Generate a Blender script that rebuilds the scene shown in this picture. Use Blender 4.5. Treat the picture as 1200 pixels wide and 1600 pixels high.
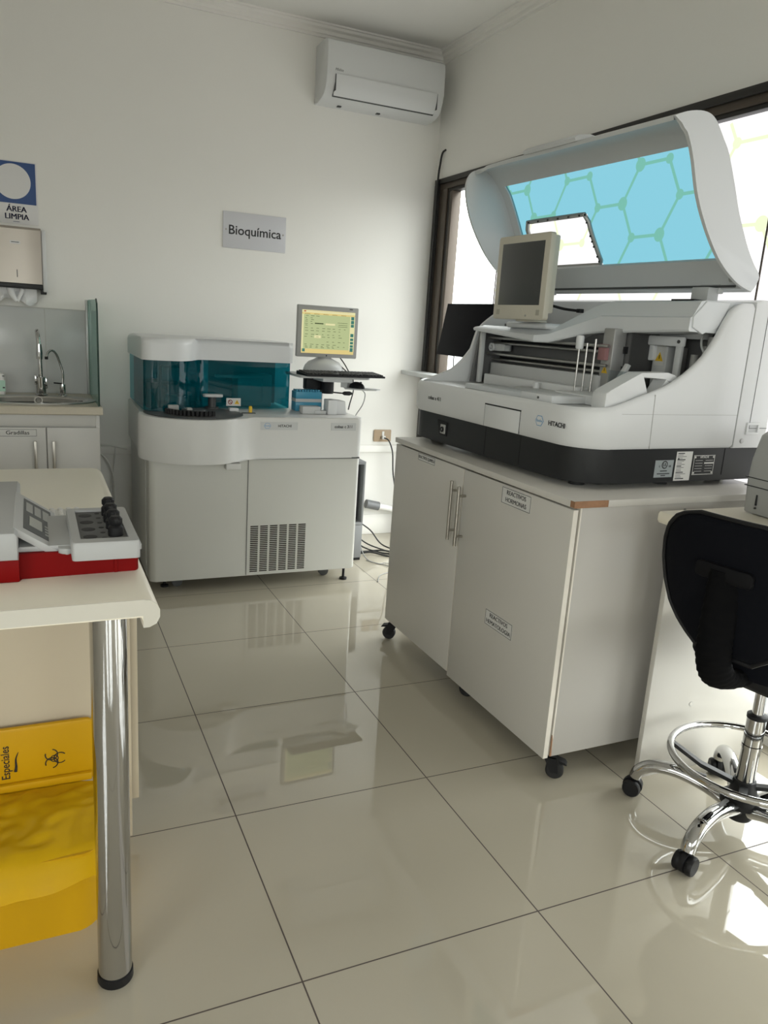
import bpy, bmesh, math, random
from mathutils import Vector, Matrix
PI = math.pi
random.seed(7)
for o in list(bpy.data.objects):
    bpy.data.objects.remove(o)
SC = bpy.context.scene
COL = SC.collection

# ---------------------------------------------------------------- camera
YAW, PIT, ROL, FPX = 0.433153, -0.236575, 0.065306, 1208.174
CAM = Vector((-0.472238, -1.276757, 1.360287))
f_ = Vector((math.sin(YAW)*math.cos(PIT), math.cos(YAW)*math.cos(PIT), math.sin(PIT)))
r_ = Vector((math.cos(YAW), -math.sin(YAW), 0))
u_ = r_.cross(f_)
r2 = r_*math.cos(ROL) + u_*math.sin(ROL)
u2 = -r_*math.sin(ROL) + u_*math.cos(ROL)
cam_d = bpy.data.cameras.new('camera')
cam_d.sensor_fit = 'VERTICAL'
cam_d.sensor_height = 36
cam_d.lens = 36*FPX/1600
cam_d.clip_start = 0.02
cam = bpy.data.objects.new('camera', cam_d)
COL.objects.link(cam)
mw = Matrix((r2, u2, -f_)).transposed().to_4x4()
mw.translation = CAM
cam.matrix_world = mw
SC.camera = cam

# ---------------------------------------------------------------- light, world, exposure
WIN_E = 2.0         # radiance of the daylight on the printed, frosted window film
SKY_E = 14.5          # overcast sky seen through the plain panes
GROUND_E = 2.6       # ground outside
EXPOSURE = -0.70
SC.view_settings.view_transform = 'Standard'
SC.view_settings.look = 'None'
SC.view_settings.gamma = 1
SC.view_settings.use_curve_mapping = False
SC.view_settings.exposure = EXPOSURE
wd = bpy.data.worlds.new('world')
SC.world = wd
wd.use_nodes = True
wn, wl = wd.node_tree.nodes, wd.node_tree.links
tcw = wn.new('ShaderNodeTexCoord'); sxw = wn.new('ShaderNodeSeparateXYZ'); wl.new(tcw.outputs['Generated'], sxw.inputs[0])
mrw = wn.new('ShaderNodeMapRange'); mrw.inputs[1].default_value = -0.06; mrw.inputs[2].default_value = 0.10
mrw.inputs[3].default_value = GROUND_E; mrw.inputs[4].default_value = SKY_E
wl.new(sxw.outputs['Z'], mrw.inputs[0])
wn['Background'].inputs[0].default_value = (0.99, 0.988, 0.98, 1)
wl.new(mrw.outputs[0], wn['Background'].inputs[1])
def portal(x, y, z, w, h, rot):
    ld = bpy.data.lights.new('window_portal', 'AREA'); ld.shape = 'RECTANGLE'; ld.size = w; ld.size_y = h
    ld.cycles.is_portal = True
    lo = bpy.data.objects.new('window_portal', ld); COL.objects.link(lo); lo.location = (x, y, z); lo.rotation_euler = rot
# room constants
XW, YB, ZC = 1.85, 3.30, 2.955
XL, YF = -2.7, -6.2

# ---------------------------------------------------------------- materials
MATS = {}
def pbsdf(name):
    m = bpy.data.materials.new(name)
    m.use_nodes = True
    return m, m.node_tree.nodes, m.node_tree.links, m.node_tree.nodes['Principled BSDF']
def M(name, col, rough=0.5, metal=0.0, coat=0.0, bump=0.0, bscale=300, vary=0.0, vscale=4, spec=0.5):
    if name in MATS: return MATS[name]
    m, n, l, b = pbsdf(name)
    b.inputs['Base Color'].default_value = (*col, 1)
    b.inputs['Roughness'].default_value = rough
    b.inputs['Metallic'].default_value = metal
    b.inputs['Coat Weight'].default_value = coat
    b.inputs['Specular IOR Level'].default_value = spec
    if bump or vary:
        geo = n.new('ShaderNodeNewGeometry')
    if bump:
        t = n.new('ShaderNodeTexNoise'); t.inputs['Scale'].default_value = bscale
        t.inputs['Detail'].default_value = 3
        l.new(geo.outputs['Position'], t.inputs['Vector'])
        bp = n.new('ShaderNodeBump'); bp.inputs['Strength'].default_value = bump
        bp.inputs['Distance'].default_value = 0.002
        l.new(t.outputs['Fac'], bp.inputs['Height']); l.new(bp.outputs['Normal'], b.inputs['Normal'])
    if vary:
        t2 = n.new('ShaderNodeTexNoise'); t2.inputs['Scale'].default_value = vscale
        t2.inputs['Detail'].default_value = 4
        l.new(geo.outputs['Position'], t2.inputs['Vector'])
        mx = n.new('ShaderNodeMix'); mx.data_type = 'RGBA'
        mx.inputs[6].default_value = (*[c*(1-vary) for c in col], 1)
        mx.inputs[7].default_value = (*[min(1, c*(1+vary)) for c in col], 1)
        l.new(t2.outputs['Fac'], mx.inputs[0]); l.new(mx.outputs[2], b.inputs['Base Color'])
    MATS[name] = m
    return m
def EM(name, col, e):
    m = bpy.data.materials.new(name); m.use_nodes = True
    n, l = m.node_tree.nodes, m.node_tree.links
    n.remove(n['Principled BSDF'])
    em = n.new('ShaderNodeEmission'); em.inputs[0].default_value = (*col, 1); em.inputs[1].default_value = e
    l.new(em.outputs[0], n['Material Output'].inputs[0])
    return m
def TINT(name, col, gloss=0.08, rough=0.03, diffuse=None, dfac=0.0):
    """thin clear or coloured plastic / glass"""
    m = bpy.data.materials.new(name); m.use_nodes = True
    n, l = m.node_tree.nodes, m.node_tree.links
    n.remove(n['Principled BSDF'])
    tr = n.new('ShaderNodeBsdfTransparent'); tr.inputs[0].default_value = (*col, 1)
    gl = n.new('ShaderNodeBsdfGlossy'); gl.inputs['Roughness'].default_value = rough
    gl.inputs[0].default_value = (0.9, 0.95, 1, 1)
    fr = n.new('ShaderNodeLayerWeight'); fr.inputs[0].default_value = 0.25
    mp = n.new('ShaderNodeMapRange'); mp.inputs[3].default_value = gloss; mp.inputs[4].default_value = 0.7
    l.new(fr.outputs['Facing'], mp.inputs[0])
    pw = n.new('ShaderNodeMath'); pw.operation = 'POWER'; pw.inputs[1].default_value = 3
    l.new(fr.outputs['Facing'], pw.inputs[0]); l.new(pw.outputs[0], mp.inputs[0])
    mx = n.new('ShaderNodeMixShader'); l.new(mp.outputs[0], mx.inputs[0])
    base = tr
    if diffuse:
        df = n.new('ShaderNodeBsdfDiffuse'); df.inputs[0].default_value = (*diffuse, 1)
        m2 = n.new('ShaderNodeMixShader'); m2.inputs[0].default_value = dfac
        l.new(tr.outputs[0], m2.inputs[1]); l.new(df.outputs[0], m2.inputs[2]); base = m2
    l.new(base.outputs[0], mx.inputs[1]); l.new(gl.outputs[0], mx.inputs[2])
    l.new(mx.outputs[0], n['Material Output'].inputs[0])
    return m

WALL = M('wall paint', (0.86, 0.845, 0.80), 0.65, bump=0.12, bscale=90, vary=0.012, vscale=1.5)
CEIL = M('ceiling paint', (0.80, 0.79, 0.755), 0.8)
MOULD = M('moulding paint', (0.82, 0.80, 0.76), 0.5)
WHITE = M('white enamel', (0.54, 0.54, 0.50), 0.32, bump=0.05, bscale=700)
WHITEC = M('white gloss cover', (0.64, 0.64, 0.62), 0.28, bump=0.04, bscale=700)
WHITE2 = M('white plastic', (0.70, 0.71, 0.71), 0.38)
LIDW = M('lid plastic', (0.66, 0.68, 0.69), 0.4)
MELA = M('white melamine', (0.56, 0.54, 0.495), 0.33, bump=0.04, bscale=400, vary=0.02, vscale=3)
MELA_SHADED = M('shaded white melamine', (0.45, 0.43, 0.395), 0.36, bump=0.04, bscale=400, vary=0.03, vscale=3)  # darkened copy of the melamine for the carcass, shade put into its colour
MELEDGE = M('melamine edge band', (0.70, 0.66, 0.58), 0.4)
CHIP = M('chipboard wood', (0.30, 0.16, 0.085), 0.75, bump=0.4, bscale=250, vary=0.3, vscale=60)
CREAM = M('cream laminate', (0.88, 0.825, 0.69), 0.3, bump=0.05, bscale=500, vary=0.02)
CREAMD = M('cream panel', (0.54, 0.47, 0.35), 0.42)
GREYP = M('grey plastic', (0.36, 0.36, 0.34), 0.45)
LGREY = M('light grey plastic', (0.55, 0.56, 0.555), 0.42)
BEIGE = M('beige plastic', (0.58, 0.55, 0.46), 0.42)
DGREY = M('dark grey plastic', (0.055, 0.058, 0.058), 0.42)
CHARC = M('charcoal plinth', (0.016, 0.017, 0.018), 0.42, spec=0.35)
BLACK = M('black plastic', (0.008, 0.008, 0.009), 0.5, spec=0.3)
RUBBER = M('black rubber', (0.012, 0.012, 0.012), 0.7)
FABRIC = M('black fabric', (0.005, 0.0055, 0.008), 0.9, bump=0.5, bscale=900, spec=0.1)
MESHF = M('black ribbed cover', (0.0035, 0.0035, 0.004), 0.85, spec=0.08)
BRKT = M('black bracket', (0.004, 0.004, 0.005), 0.6, spec=0.15)
CHROME = M('chrome', (0.52, 0.52, 0.52), 0.06, 1.0)
STEEL = M('brushed steel', (0.55, 0.54, 0.52), 0.28, 1.0, bump=0.1, bscale=300)
MIRROR = M('polished steel', (0.42, 0.38, 0.33), 0.34, 0.6)
NICKEL = M('satin nickel', (0.42, 0.40, 0.36), 0.35, 1.0)
ALU = M('grey aluminium', (0.42, 0.42, 0.41), 0.4, 0.6)
DALU = M('dark aluminium', (0.12, 0.12, 0.12), 0.4, 0.5)
SCREENOFF = M('screen glass off', (0.055, 0.058, 0.058), 0.30)
SCREENBLK = M('black screen', (0.004, 0.004, 0.006), 0.6, spec=0.06)
FRAMEBR = M('bronze window frame', (0.085, 0.066, 0.050), 0.38, 0.3)
FRAMEDK = M('dark window frame', (0.022, 0.020, 0.018), 0.42, 0.2)
YELLOW = M('yellow plastic', (0.56, 0.31, 0.003), 0.45, spec=0.3)
RED = M('red plastic', (0.20, 0.0016, 0.0016), 0.5, spec=0.12)
PHG = M('instrument grey', (0.43, 0.435, 0.43), 0.42)
BLUE = M('sign blue', (0.006, 0.055, 0.21), 0.4)
SIGNW = M('sign white', (0.74, 0.73, 0.72), 0.4)
SIGNG = M('acrylic plate', (0.63, 0.63, 0.66), 0.3)
INK = M('black ink', (0.012, 0.012, 0.014), 0.5)
GINK = M('grey ink', (0.20, 0.20, 0.20), 0.5)
BINK = M('navy ink', (0.012, 0.022, 0.10), 0.5)
LBLUE = M('logo blue', (0.18, 0.35, 0.55), 0.5)
LABELW = M('label paper', (0.62, 0.615, 0.59), 0.45)
SILVER = M('silver foil', (0.36, 0.40, 0.41), 0.35, 0.3)
BRASS = M('bronze outlet plate', (0.42, 0.31, 0.20), 0.45)
WARN = M('warning yellow', (0.75, 0.48, 0.02), 0.45)
TEALRACK = M('blue rack plastic', (0.06, 0.30, 0.45), 0.35)
TILE = M('white glazed tile', (0.60, 0.605, 0.60), 0.14)
GROUTW = M('tile joint', (0.55, 0.54, 0.51), 0.7)
COUNTER = M('beige worktop', (0.52, 0.47, 0.37), 0.35, vary=0.06, vscale=120)
PAPER = M('tissue paper', (0.85, 0.85, 0.85), 0.9)
CABLEB = M('black cable', (0.02, 0.02, 0.02), 0.5)
CABLEG = M('grey cable', (0.30, 0.30, 0.29), 0.5)
CABLEW = M('white cable', (0.75, 0.74, 0.70), 0.5)
PVC = M('white pipe', (0.80, 0.79, 0.76), 0.35)
PVCG = M('grey pipe coupling', (0.16, 0.165, 0.17), 0.4)
PINK = M('pink bracket', (0.32, 0.16, 0.16), 0.5)
GREENL = M('pale green label', (0.45, 0.68, 0.55), 0.5)
PRINTG = M('printer grey', (0.36, 0.365, 0.35), 0.5)
WINGL = EM('daylit frosted film', (1.0, 0.985, 0.985), WIN_E)
WINCL = TINT('clear window glass', (0.93, 0.95, 0.94), 0.04)
WINPAT = EM('daylit printed film', (0.76, 0.82, 0.56), WIN_E)
TEAL = TINT('teal acrylic', (0.09, 0.47, 0.55), 0.06, diffuse=(0.0, 0.19, 0.24), dfac=0.22)
AQUA = TINT('aqua lid acrylic', (0.213, 0.523, 0.63), 0.01, 0.2)
GLASS = TINT('greenish glass', (0.62, 0.76, 0.70), 0.06, diffuse=(0.35, 0.5, 0.45), dfac=0.25)
CLEAR = TINT('clear acrylic', (0.8, 0.84, 0.84), 0.08)
BAG = TINT('thin yellow film', (0.8, 0.5, 0.02), 0.02, 0.2, diffuse=(0.66, 0.40, 0.008), dfac=0.85)

def floor_material():
    m, n, l, b = pbsdf('polished porcelain tile')
    geo = n.new('ShaderNodeNewGeometry')
    sp = n.new('ShaderNodeSeparateXYZ'); l.new(geo.outputs['Position'], sp.inputs[0])
    masks = []
    for ax in (0, 1):
        a = n.new('ShaderNodeMath'); a.operation = 'DIVIDE'; a.inputs[1].default_value = 0.6
        l.new(sp.outputs[ax], a.inputs[0])
        a2 = n.new('ShaderNodeMath'); a2.operation = 'ADD'; a2.inputs[1].default_value = 100.5
        l.new(a.outputs[0], a2.inputs[0])
        fr = n.new('ShaderNodeMath'); fr.operation = 'FRACT'; l.new(a2.outputs[0], fr.inputs[0])
        su = n.new('ShaderNodeMath'); su.operation = 'SUBTRACT'; su.inputs[1].default_value = 0.5
        l.new(fr.outputs[0], su.inputs[0])
        ab = n.new('ShaderNodeMath'); ab.operation = 'ABSOLUTE'; l.new(su.outputs[0], ab.inputs[0])
        lt = n.new('ShaderNodeMath'); lt.operation = 'LESS_THAN'; lt.inputs[1].default_value = 0.0029
        l.new(ab.outputs[0], lt.inputs[0]); masks.append(lt)
    mxm = n.new('ShaderNodeMath'); mxm.operation = 'MAXIMUM'
    l.new(masks[0].outputs[0], mxm.inputs[0]); l.new(masks[1].outputs[0], mxm.inputs[1])
    nz = n.new('ShaderNodeTexNoise'); nz.inputs['Scale'].default_value = 1.7; nz.inputs['Detail'].default_value = 5
    l.new(geo.outputs['Position'], nz.inputs['Vector'])
    base = n.new('ShaderNodeMix'); base.data_type = 'RGBA'
    base.inputs[6].default_value = (0.42, 0.385, 0.305, 1); base.inputs[7].default_value = (0.48, 0.44, 0.355, 1)
    l.new(nz.outputs['Fac'], base.inputs[0])
    mx = n.new('ShaderNodeMix'); mx.data_type = 'RGBA'
    mx.inputs[7].default_value = (0.045, 0.03, 0.022, 1)
    l.new(base.outputs[2], mx.inputs[6]); l.new(mxm.outputs[0], mx.inputs[0])
    l.new(mx.outputs[2], b.inputs['Base Color'])
    rr = n.new('ShaderNodeMapRange'); rr.inputs[3].default_value = 0.018; rr.inputs[4].default_value = 0.8
    l.new(mxm.outputs[0], rr.inputs[0]); l.new(rr.outputs[0], b.inputs['Roughness'])
    b.inputs['IOR'].default_value = 1.85
    return m
FLOOR = floor_material()

def screen_material():
    """lit user-interface screen: pale page, amber bars"""
    return EM('lit screen page', (0.62, 0.70, 0.36), 1.25)
SCR_PAGE = screen_material()
SCR_AMBER = EM('lit screen amber', (0.92, 0.74, 0.30), 1.3)
SCR_CREAM = EM('lit screen cream', (0.95, 0.90, 0.50), 1.35)
SCR_TEAL = EM('lit screen teal', (0.10, 0.33, 0.26), 1.0)
SCR_INK = EM('lit screen ink', (0.12, 0.16, 0.07), 0.8)
SCR_RED = EM('lit screen red', (0.65, 0.15, 0.08), 1.0)

# ---------------------------------------------------------------- builders
OFF = {}
def thing(name, label, cat, loc=(0, 0, 0), rot=0.0, group=None, local=False):
    """Empty at the thing's base; children may be given in world metres (local=False)
    or in the thing's own turned frame with heights above the floor (local=True)"""
    o = bpy.data.objects.new(name, None); COL.objects.link(o)
    o.empty_display_size = 0.1
    o.location = loc; o.rotation_euler = (0, 0, rot)
    o['label'] = label; o['category'] = cat
    if group: o['group'] = group
    OFF[o.name] = Vector((0, 0, -loc[2])) if local else -Vector(loc)
    return o
def tag(o, label, cat, group=None):
    o['label'] = label; o['category'] = cat
    if group: o['group'] = group
    return o
def struct(o):
    o['kind'] = 'structure'; return o
def root_off(parent):
    if parent is None: return Vector((0, 0, 0))
    return OFF.get(parent.name, Vector((0, 0, 0)))

class B:
    def __init__(s): s.bm = bmesh.new(); s.mi = 0
    def mark(s): return set(s.bm.verts), set(s.bm.faces)
    def _fin(s, fs):
        for f in fs:
            if f.is_valid: f.material_index = s.mi
    def xf(s, mk, mat):
        for v in s.bm.verts:
            if v not in mk[0]: v.co = mat @ v.co
        return s
    def _bevel(s, edges, bev, seg):
        n0 = set(s.bm.faces)
        r = bmesh.ops.bevel(s.bm, geom=edges, offset=bev, segments=seg, profile=0.5, affect='EDGES', clamp_overlap=True)
        s._fin(r['faces'])
    def box(s, x0, x1, y0, y1, z0, z1, bev=0, seg=2):
        V = [s.bm.verts.new((x, y, z)) for x in (x0, x1) for y in (y0, y1) for z in (z0, z1)]
        F = [(0, 1, 3, 2), (4, 6, 7, 5), (0, 4, 5, 1), (2, 3, 7, 6), (0, 2, 6, 4), (1, 5, 7, 3)]
        fs = [s.bm.faces.new([V[i] for i in f]) for f in F]
        s._fin(fs)
        if bev: s._bevel(list({e for f in fs for e in f.edges}), bev, seg)
        return s
    def prism(s, pts, axis, a, b, bev=0, seg=2, caps='both'):
        def P(p, t):
            return {'x': (t, p[0], p[1]), 'y': (p[0], t, p[1]), 'z': (p[0], p[1], t)}[axis]
        A = [s.bm.verts.new(P(p, a)) for p in pts]; Bv = [s.bm.verts.new(P(p, b)) for p in pts]
        n = len(pts)
        fs = [s.bm.faces.new([A[i], A[(i+1) % n], Bv[(i+1) % n], Bv[i]]) for i in range(n)]
        f1 = s.bm.faces.new(A); f2 = s.bm.faces.new(list(reversed(Bv)))
        s._fin(fs+[f1, f2])
        if bev:
            es = set()
            if caps in ('both', 'a'): es |= set(f1.edges)
            if caps in ('both', 'b'): es |= set(f2.edges)
            s._bevel(list(es), bev, seg)
        return s
    def grid(s, rows, close_u=False, close_v=False, skip=None):
        V = [[s.bm.verts.new(p) for p in r] for r in rows]
        nr, nc = len(V), len(V[0])
        for i in range(nr if close_u else nr-1):
            for j in range(nc if close_v else nc-1):
                if skip and skip(i, j): continue
                q = [V[i][j], V[i][(j+1) % nc], V[(i+1) % nr][(j+1) % nc], V[(i+1) % nr][j]]
                try: s._fin([s.bm.faces.new(q)])
                except ValueError: pass
        return V
    def lathe(s, prof, c, axis='z', seg=28):
        mk = s.mark()
        rows = []
        for r, h in prof:
            rr = max(r, 1e-5)
            rows.append([(rr*math.cos(2*PI*k/seg), rr*math.sin(2*PI*k/seg), h) for k in range(seg)])
        V = s.grid(rows, close_v=True)
        for row in (V[0], V[-1]):
            try: s._fin([s.bm.faces.new(row)])
            except ValueError: pass
        m = Matrix.Identity(4)
        if axis == 'x': m = Matrix.Rotation(PI/2, 4, 'Y')
        elif axis == 'y': m = Matrix.Rotation(-PI/2, 4, 'X')
        elif axis != 'z': m = Vector((0, 0, 1)).rotation_difference(Vector(axis)).to_matrix().to_4x4()
        s.xf(mk, Matrix.Translation(Vector(c)) @ m)
        return s
    def rod(s, a, b, r, seg=14):
        a, b = Vector(a), Vector(b)
        return s.lathe([(r, 0), (r, (b-a).length)], a, tuple((b-a).normalized()), seg)
    def tube(s, pts, r, seg=10, closed=False, smooth=0, flat=1.0):
        P = [Vector(p) for p in pts]
        if smooth: P = catmull(P, smooth, closed)
        n = len(P); rows = []
        rad = r if callable(r) else (lambda t: r)
        tprev = None; nrm = None
        for i in range(n):
            if closed: t = (P[(i+1) % n]-P[i-1]).normalized()
            else: t = (P[min(i+1, n-1)]-P[max(i-1, 0)]).normalized()
            if nrm is None:
                nrm = t.orthogonal().normalized()
                if abs(t.z) < 0.9: nrm = (Vector((0, 0, 1))-t*t.z).normalized()
            else:
                nrm = (tprev.rotation_difference(t) @ nrm); nrm = (nrm-t*nrm.dot(t)).normalized()
            tprev = t
            bn = t.cross(nrm); q = rad(i/max(1, n-1))
            rows.append([P[i]+nrm*(math.cos(2*PI*k/seg)*q)+bn*(math.sin(2*PI*k/seg)*q*flat) for k in range(seg)])
        V = s.grid(rows, close_u=closed, close_v=True)
        if not closed:
            for row in (V[0], V[-1]):
                try: s._fin([s.bm.faces.new(row)])
                except ValueError: pass
        return s
    def text(s, body, size, c, right, up, depth=0.0004, align='CENTER', bold=0.0, sx=1.0, shear=0):
        cu = bpy.data.curves.new('t', 'FONT'); cu.body = body; cu.size = size; cu.align_x = align; cu.align_y = 'CENTER'
        cu.extrude = depth; cu.resolution_u = 3; cu.offset = bold; cu.shear = shear
        ob = bpy.data.objects.new('t', cu); COL.objects.link(ob)
        bpy.context.view_layer.update()
        me = bpy.data.meshes.new_from_object(ob.evaluated_get(bpy.context.evaluated_depsgraph_get()))
        bpy.data.objects.remove(ob); bpy.data.curves.remove(cu)
        R, U = Vector(right).normalized(), Vector(up).normalized(); N = R.cross(U)
        mt = Matrix((R*sx, U, N)).transposed().to_4x4(); mt.translation = Vector(c)
        mk = s.mark()
        me.transform(mt); s.bm.from_mesh(me); bpy.data.meshes.remove(me)
        s._fin([f for f in s.bm.faces if f not in mk[1]])
        return s
    def fat(s, body, size, c, right, up, w, **k):
        """bold lettering: the same word set three times a hair apart"""
        R = Vector(right).normalized()
        for d in (-w, 0, w): s.text(body, size, Vector(c)+R*d, right, up, **k)
        return s
    def rect(s, c, right, up, w, h, d=0.0006):
        """thin plate centred at c in a face's own axes"""
        mk = s.mark()
        s.box(-w/2, w/2, -h/2, h/2, 0, d)
        R, U = Vector(right).normalized(), Vector(up).normalized(); N = R.cross(U)
        mt = Matrix((R, U, N)).transposed().to_4x4(); mt.translation = Vector(c)
        return s.xf(mk, mt)
    def poly(s, c, right, up, pts, d=0.0006):
        mk = s.mark()
        s.prism(pts, 'z', 0, d)
        R, U = Vector(right).normalized(), Vector(up).normalized(); N = R.cross(U)
        mt = Matrix((R, U, N)).transposed().to_4x4(); mt.translation = Vector(c)
        return s.xf(mk, mt)
    def make(s, name, mats, parent=None, ang=38, mods=None, loc=None):
        if not isinstance(mats, (list, tuple)): mats = [mats]
        bmesh.ops.recalc_face_normals(s.bm, faces=s.bm.faces)
        off = Vector((0, 0, 0))
        if parent is not None:
            p = parent
            while p.parent: p = p.parent
            off = root_off(p)
        elif loc is not None: off = -Vector(loc)
        for v in s.bm.verts: v.co += off
        me = bpy.data.meshes.new(name); s.bm.to_mesh(me); s.bm.free()
        for m in mats: me.materials.append(m)
        me.polygons.foreach_set('use_smooth', [True]*len(me.polygons))
        me.set_sharp_from_angle(angle=math.radians(ang))
        o = bpy.data.objects.new(name, me); COL.objects.link(o)
        if parent is not None: o.parent = parent
        elif loc is not None: o.location = loc
        return o

def catmull(P, k, closed=False):
    out = []; n = len(P)
    for i in range(n if closed else n-1):
        p0 = P[(i-1) % n] if closed else P[max(i-1, 0)]
        p1 = P[i]; p2 = P[(i+1) % n]; p3 = P[(i+2) % n] if closed else P[min(i+2, n-1)]
        for j in range(k):
            t = j/k
            out.append(0.5*((2*p1)+(p2-p0)*t+(2*p0-5*p1+4*p2-p3)*t*t+(3*p1-p0-3*p2+p3)*t**3))
    if not closed: out.append(P[-1])
    return out
def arc(cx, cy, r, a0, a1, n):
    return [(cx+r*math.cos(math.radians(a0+(a1-a0)*i/n)), cy+r*math.sin(math.radians(a0+(a1-a0)*i/n))) for i in range(n+1)]
def rrect(x0, x1, y0, y1, r, n=6):
    r = r if isinstance(r, (list, tuple)) else [r]*4      # x0y0, x1y0, x1y1, x0y1
    p = []
    p += arc(x0+r[0], y0+r[0], r[0], 180, 270, n); p += arc(x1-r[1], y0+r[1], r[1], 270, 360, n)
    p += arc(x1-r[2], y1-r[2], r[2], 0, 90, n); p += arc(x0+r[3], y1-r[3], r[3], 90, 180, n)
    return p
def inst(src, loc, rot=0.0, parent=None):
    """copy of a part and of its own sub-parts"""
    c = src.copy(); COL.objects.link(c); c.location = loc; c.rotation_euler = (0, 0, rot)
    if parent is not None: c.parent = parent
    for ch in src.children:
        d = ch.copy(); COL.objects.link(d); d.parent = c
    return c
X_, Y_, Z_ = Vector((1, 0, 0)), Vector((0, 1, 0)), Vector((0, 0, 1))
FACE_L = (-Y_, Z_)       # a face that looks towards -x: text runs towards -y
FACE_F = (X_, Z_)        # a face that looks towards -y
def interp(tab, x):
    if x <= tab[0][0]: return tab[0][1]
    for (a, fa), (b, fb) in zip(tab, tab[1:]):
        if x <= b: return fa+(fb-fa)*(x-a)/(b-a)
    return tab[-1][1]

# ================================================================ the room
struct(B().box(XL-.1, XW+.15, YF-.1, YB+.1, -.06, 0).make('floor', FLOOR))
struct(B().box(XL-.1, XW+.15, YF-.1, YB+.1, ZC, ZC+.06).make('ceiling', CEIL))
struct(B().box(XL-.1, XW+.15, YB, YB+.1, 0, ZC).make('wall_back', WALL))
LWY0, LWY1, LWZ0, LWZ1 = -3.6, -1.5, .95, 2.35
lw = B(); lw.box(XL-.1, XL, YF, LWY0, 0, ZC); lw.box(XL-.1, XL, LWY1, YB, 0, ZC); lw.box(XL-.1, XL, LWY0, LWY1, 0, LWZ0); lw.box(XL-.1, XL, LWY0, LWY1, LWZ1, ZC)
struct(lw.make('wall_left', WALL))
WX0, WX1, WZ0, WZ1 = -2.5, 1.5, .95, 2.72
fw = B(); fw.box(XL-.1, WX0, YF-.1, YF, 0, ZC); fw.box(WX1, XW+.15, YF-.1, YF, 0, ZC); fw.box(WX0, WX1, YF-.1, YF, 0, WZ0); fw.box(WX0, WX1, YF-.1, YF, WZ1, ZC); fw.box(-1.10, -.55, YF-.1, YF, WZ0, WZ1)  # includes a pier added between the openings to cut their reflection
struct(fw.make('wall_front', WALL))
WT, WS = 2.245, 0.06     # window head and sill heights
WY0, WY1 = -2.9, 3.285
bw = B()
bw.box(XW, XW+.12, YF, YB, WT, ZC)
bw.box(XW, XW+.12, YF, YB, 0, WS)
bw.box(XW, XW+.12, WY1, YB, WS, WT)
bw.box(XW, XW+.12, YF, WY0, WS, WT)
struct(bw.make('wall_right', WALL))
# crown mouldings
prof = [(0, 0), (0, -.062), (-.010, -.062), (-.012, -.050), (-.020, -.046), (-.024, -.030), (-.040, -.022), (-.044, -.010), (-.056, -.008), (-.058, 0)]
struct(B().prism([(YB+a, ZC+b) for a, b in prof], 'x', XL, XW).make('trim_1', MOULD))
struct(B().prism([(XW+a, ZC+b) for a, b in prof], 'y', YF, YB).make('trim_2', MOULD))
# cable trunking along the back wall
struct(B().box(-.19, XW, YB-.024, YB, .555, .600, .004).make('trim_3', WALL))
struct(B().box(-.19, XW, YB-.010, YB, 0, .135, .002).make('baseboard_back', WALL))
# tiled splashback above the sink
tb = B(); tb.box(XL, -.19, YB-.012, YB, .89, 1.333, .002)
tb.mi = 1
for gx in (-.40, -.90, -1.4, -1.9): tb.box(gx-.0015, gx+.0015, YB-.0125, YB-.011, .892, 1.332)
tb.box(XL, -.19, YB-.014, YB-.001, 1.331, 1.336)
struct(tb.make('trim_4', [TILE, GROUTW]))
# the window wall: bronze frame and frosted panes
win = bpy.data.objects.new('window_1', None); COL.objects.link(win); win.location = (XW, 0, WS)
struct(win); OFF[win.name] = -Vector((XW, 0, WS))
fb = B()
fb.box(XW-.014, XW+.02, WY0, WY1, WT-.030, WT, .003)            # outer face strip
fb.box(XW-.014, XW+.02, WY1-.055, WY1, WS, WT-.030, .003)
fb.box(XW-.014, XW+.02, WY0, WY0+.05, WS, WT-.03, .003)
fb.box(XW-.010, XW+.02, WY0, WY1, WS, WS+.05, .003)
fb.mi = 1
fb.box(XW-.002, XW+.06, WY0+.05, WY1-.055, WT-.062, WT-.030, .002)
fb.box(XW-.002, XW+.06, WY1-.150, WY1-.055, WS+.05, WT-.062, .002)
fb.mi = 0
fb.box(XW+.005, XW+.06, WY0+.05, WY1-.15, WT-.080, WT-.062, .002)
fb.box(XW+.005, XW+.06, WY1-.185, WY1-.150, WS+.05, WT-.080, .002)
fb.mi = 1
fb.box(XW+.0, XW+.06, WY1-.215, WY1-.185, WS+.05, WT-.080, .002)
o = fb.make('window_frame', [FRAMEDK, FRAMEBR], win); struct(o)
PY1 = WY1-.20
seams = [PY1, 2.56, 0.80, -1.10, WY0+.04]
ZT_ = .86
for i, (a, b) in enumerate(zip(seams, seams[1:])):
    o = B().box(XW+.040, XW+.046, b+.0015, a-.0015, ZT_+.02, WT-.07).make('pane', WINGL if i else WINCL, win); struct(o)
    o = B().box(XW+.040, XW+.046, b+.0015, a-.0015, WS+.04, ZT_-.02).make('pane', WINCL, win); struct(o)
o = B()
for a in seams[1:-1]: o.box(XW+.036, XW+.041, a-.003, a+.003, WS+.05, WT-.08)
o.box(XW+.02, XW+.05, WY0+.05, PY1, ZT_-.025, ZT_+.025)
struct(o.make('glazing_bar', FRAMEBR, win))
portal(XW+.09, (WY0+PY1)/2, (WS+ZT_)/2, ZT_-WS, PY1-WY0, (0, PI/2, 0))
portal(XW+.09, (2.56+PY1)/2, (ZT_+WT)/2, WT-ZT_, PY1-2.56, (0, PI/2, 0))
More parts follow.
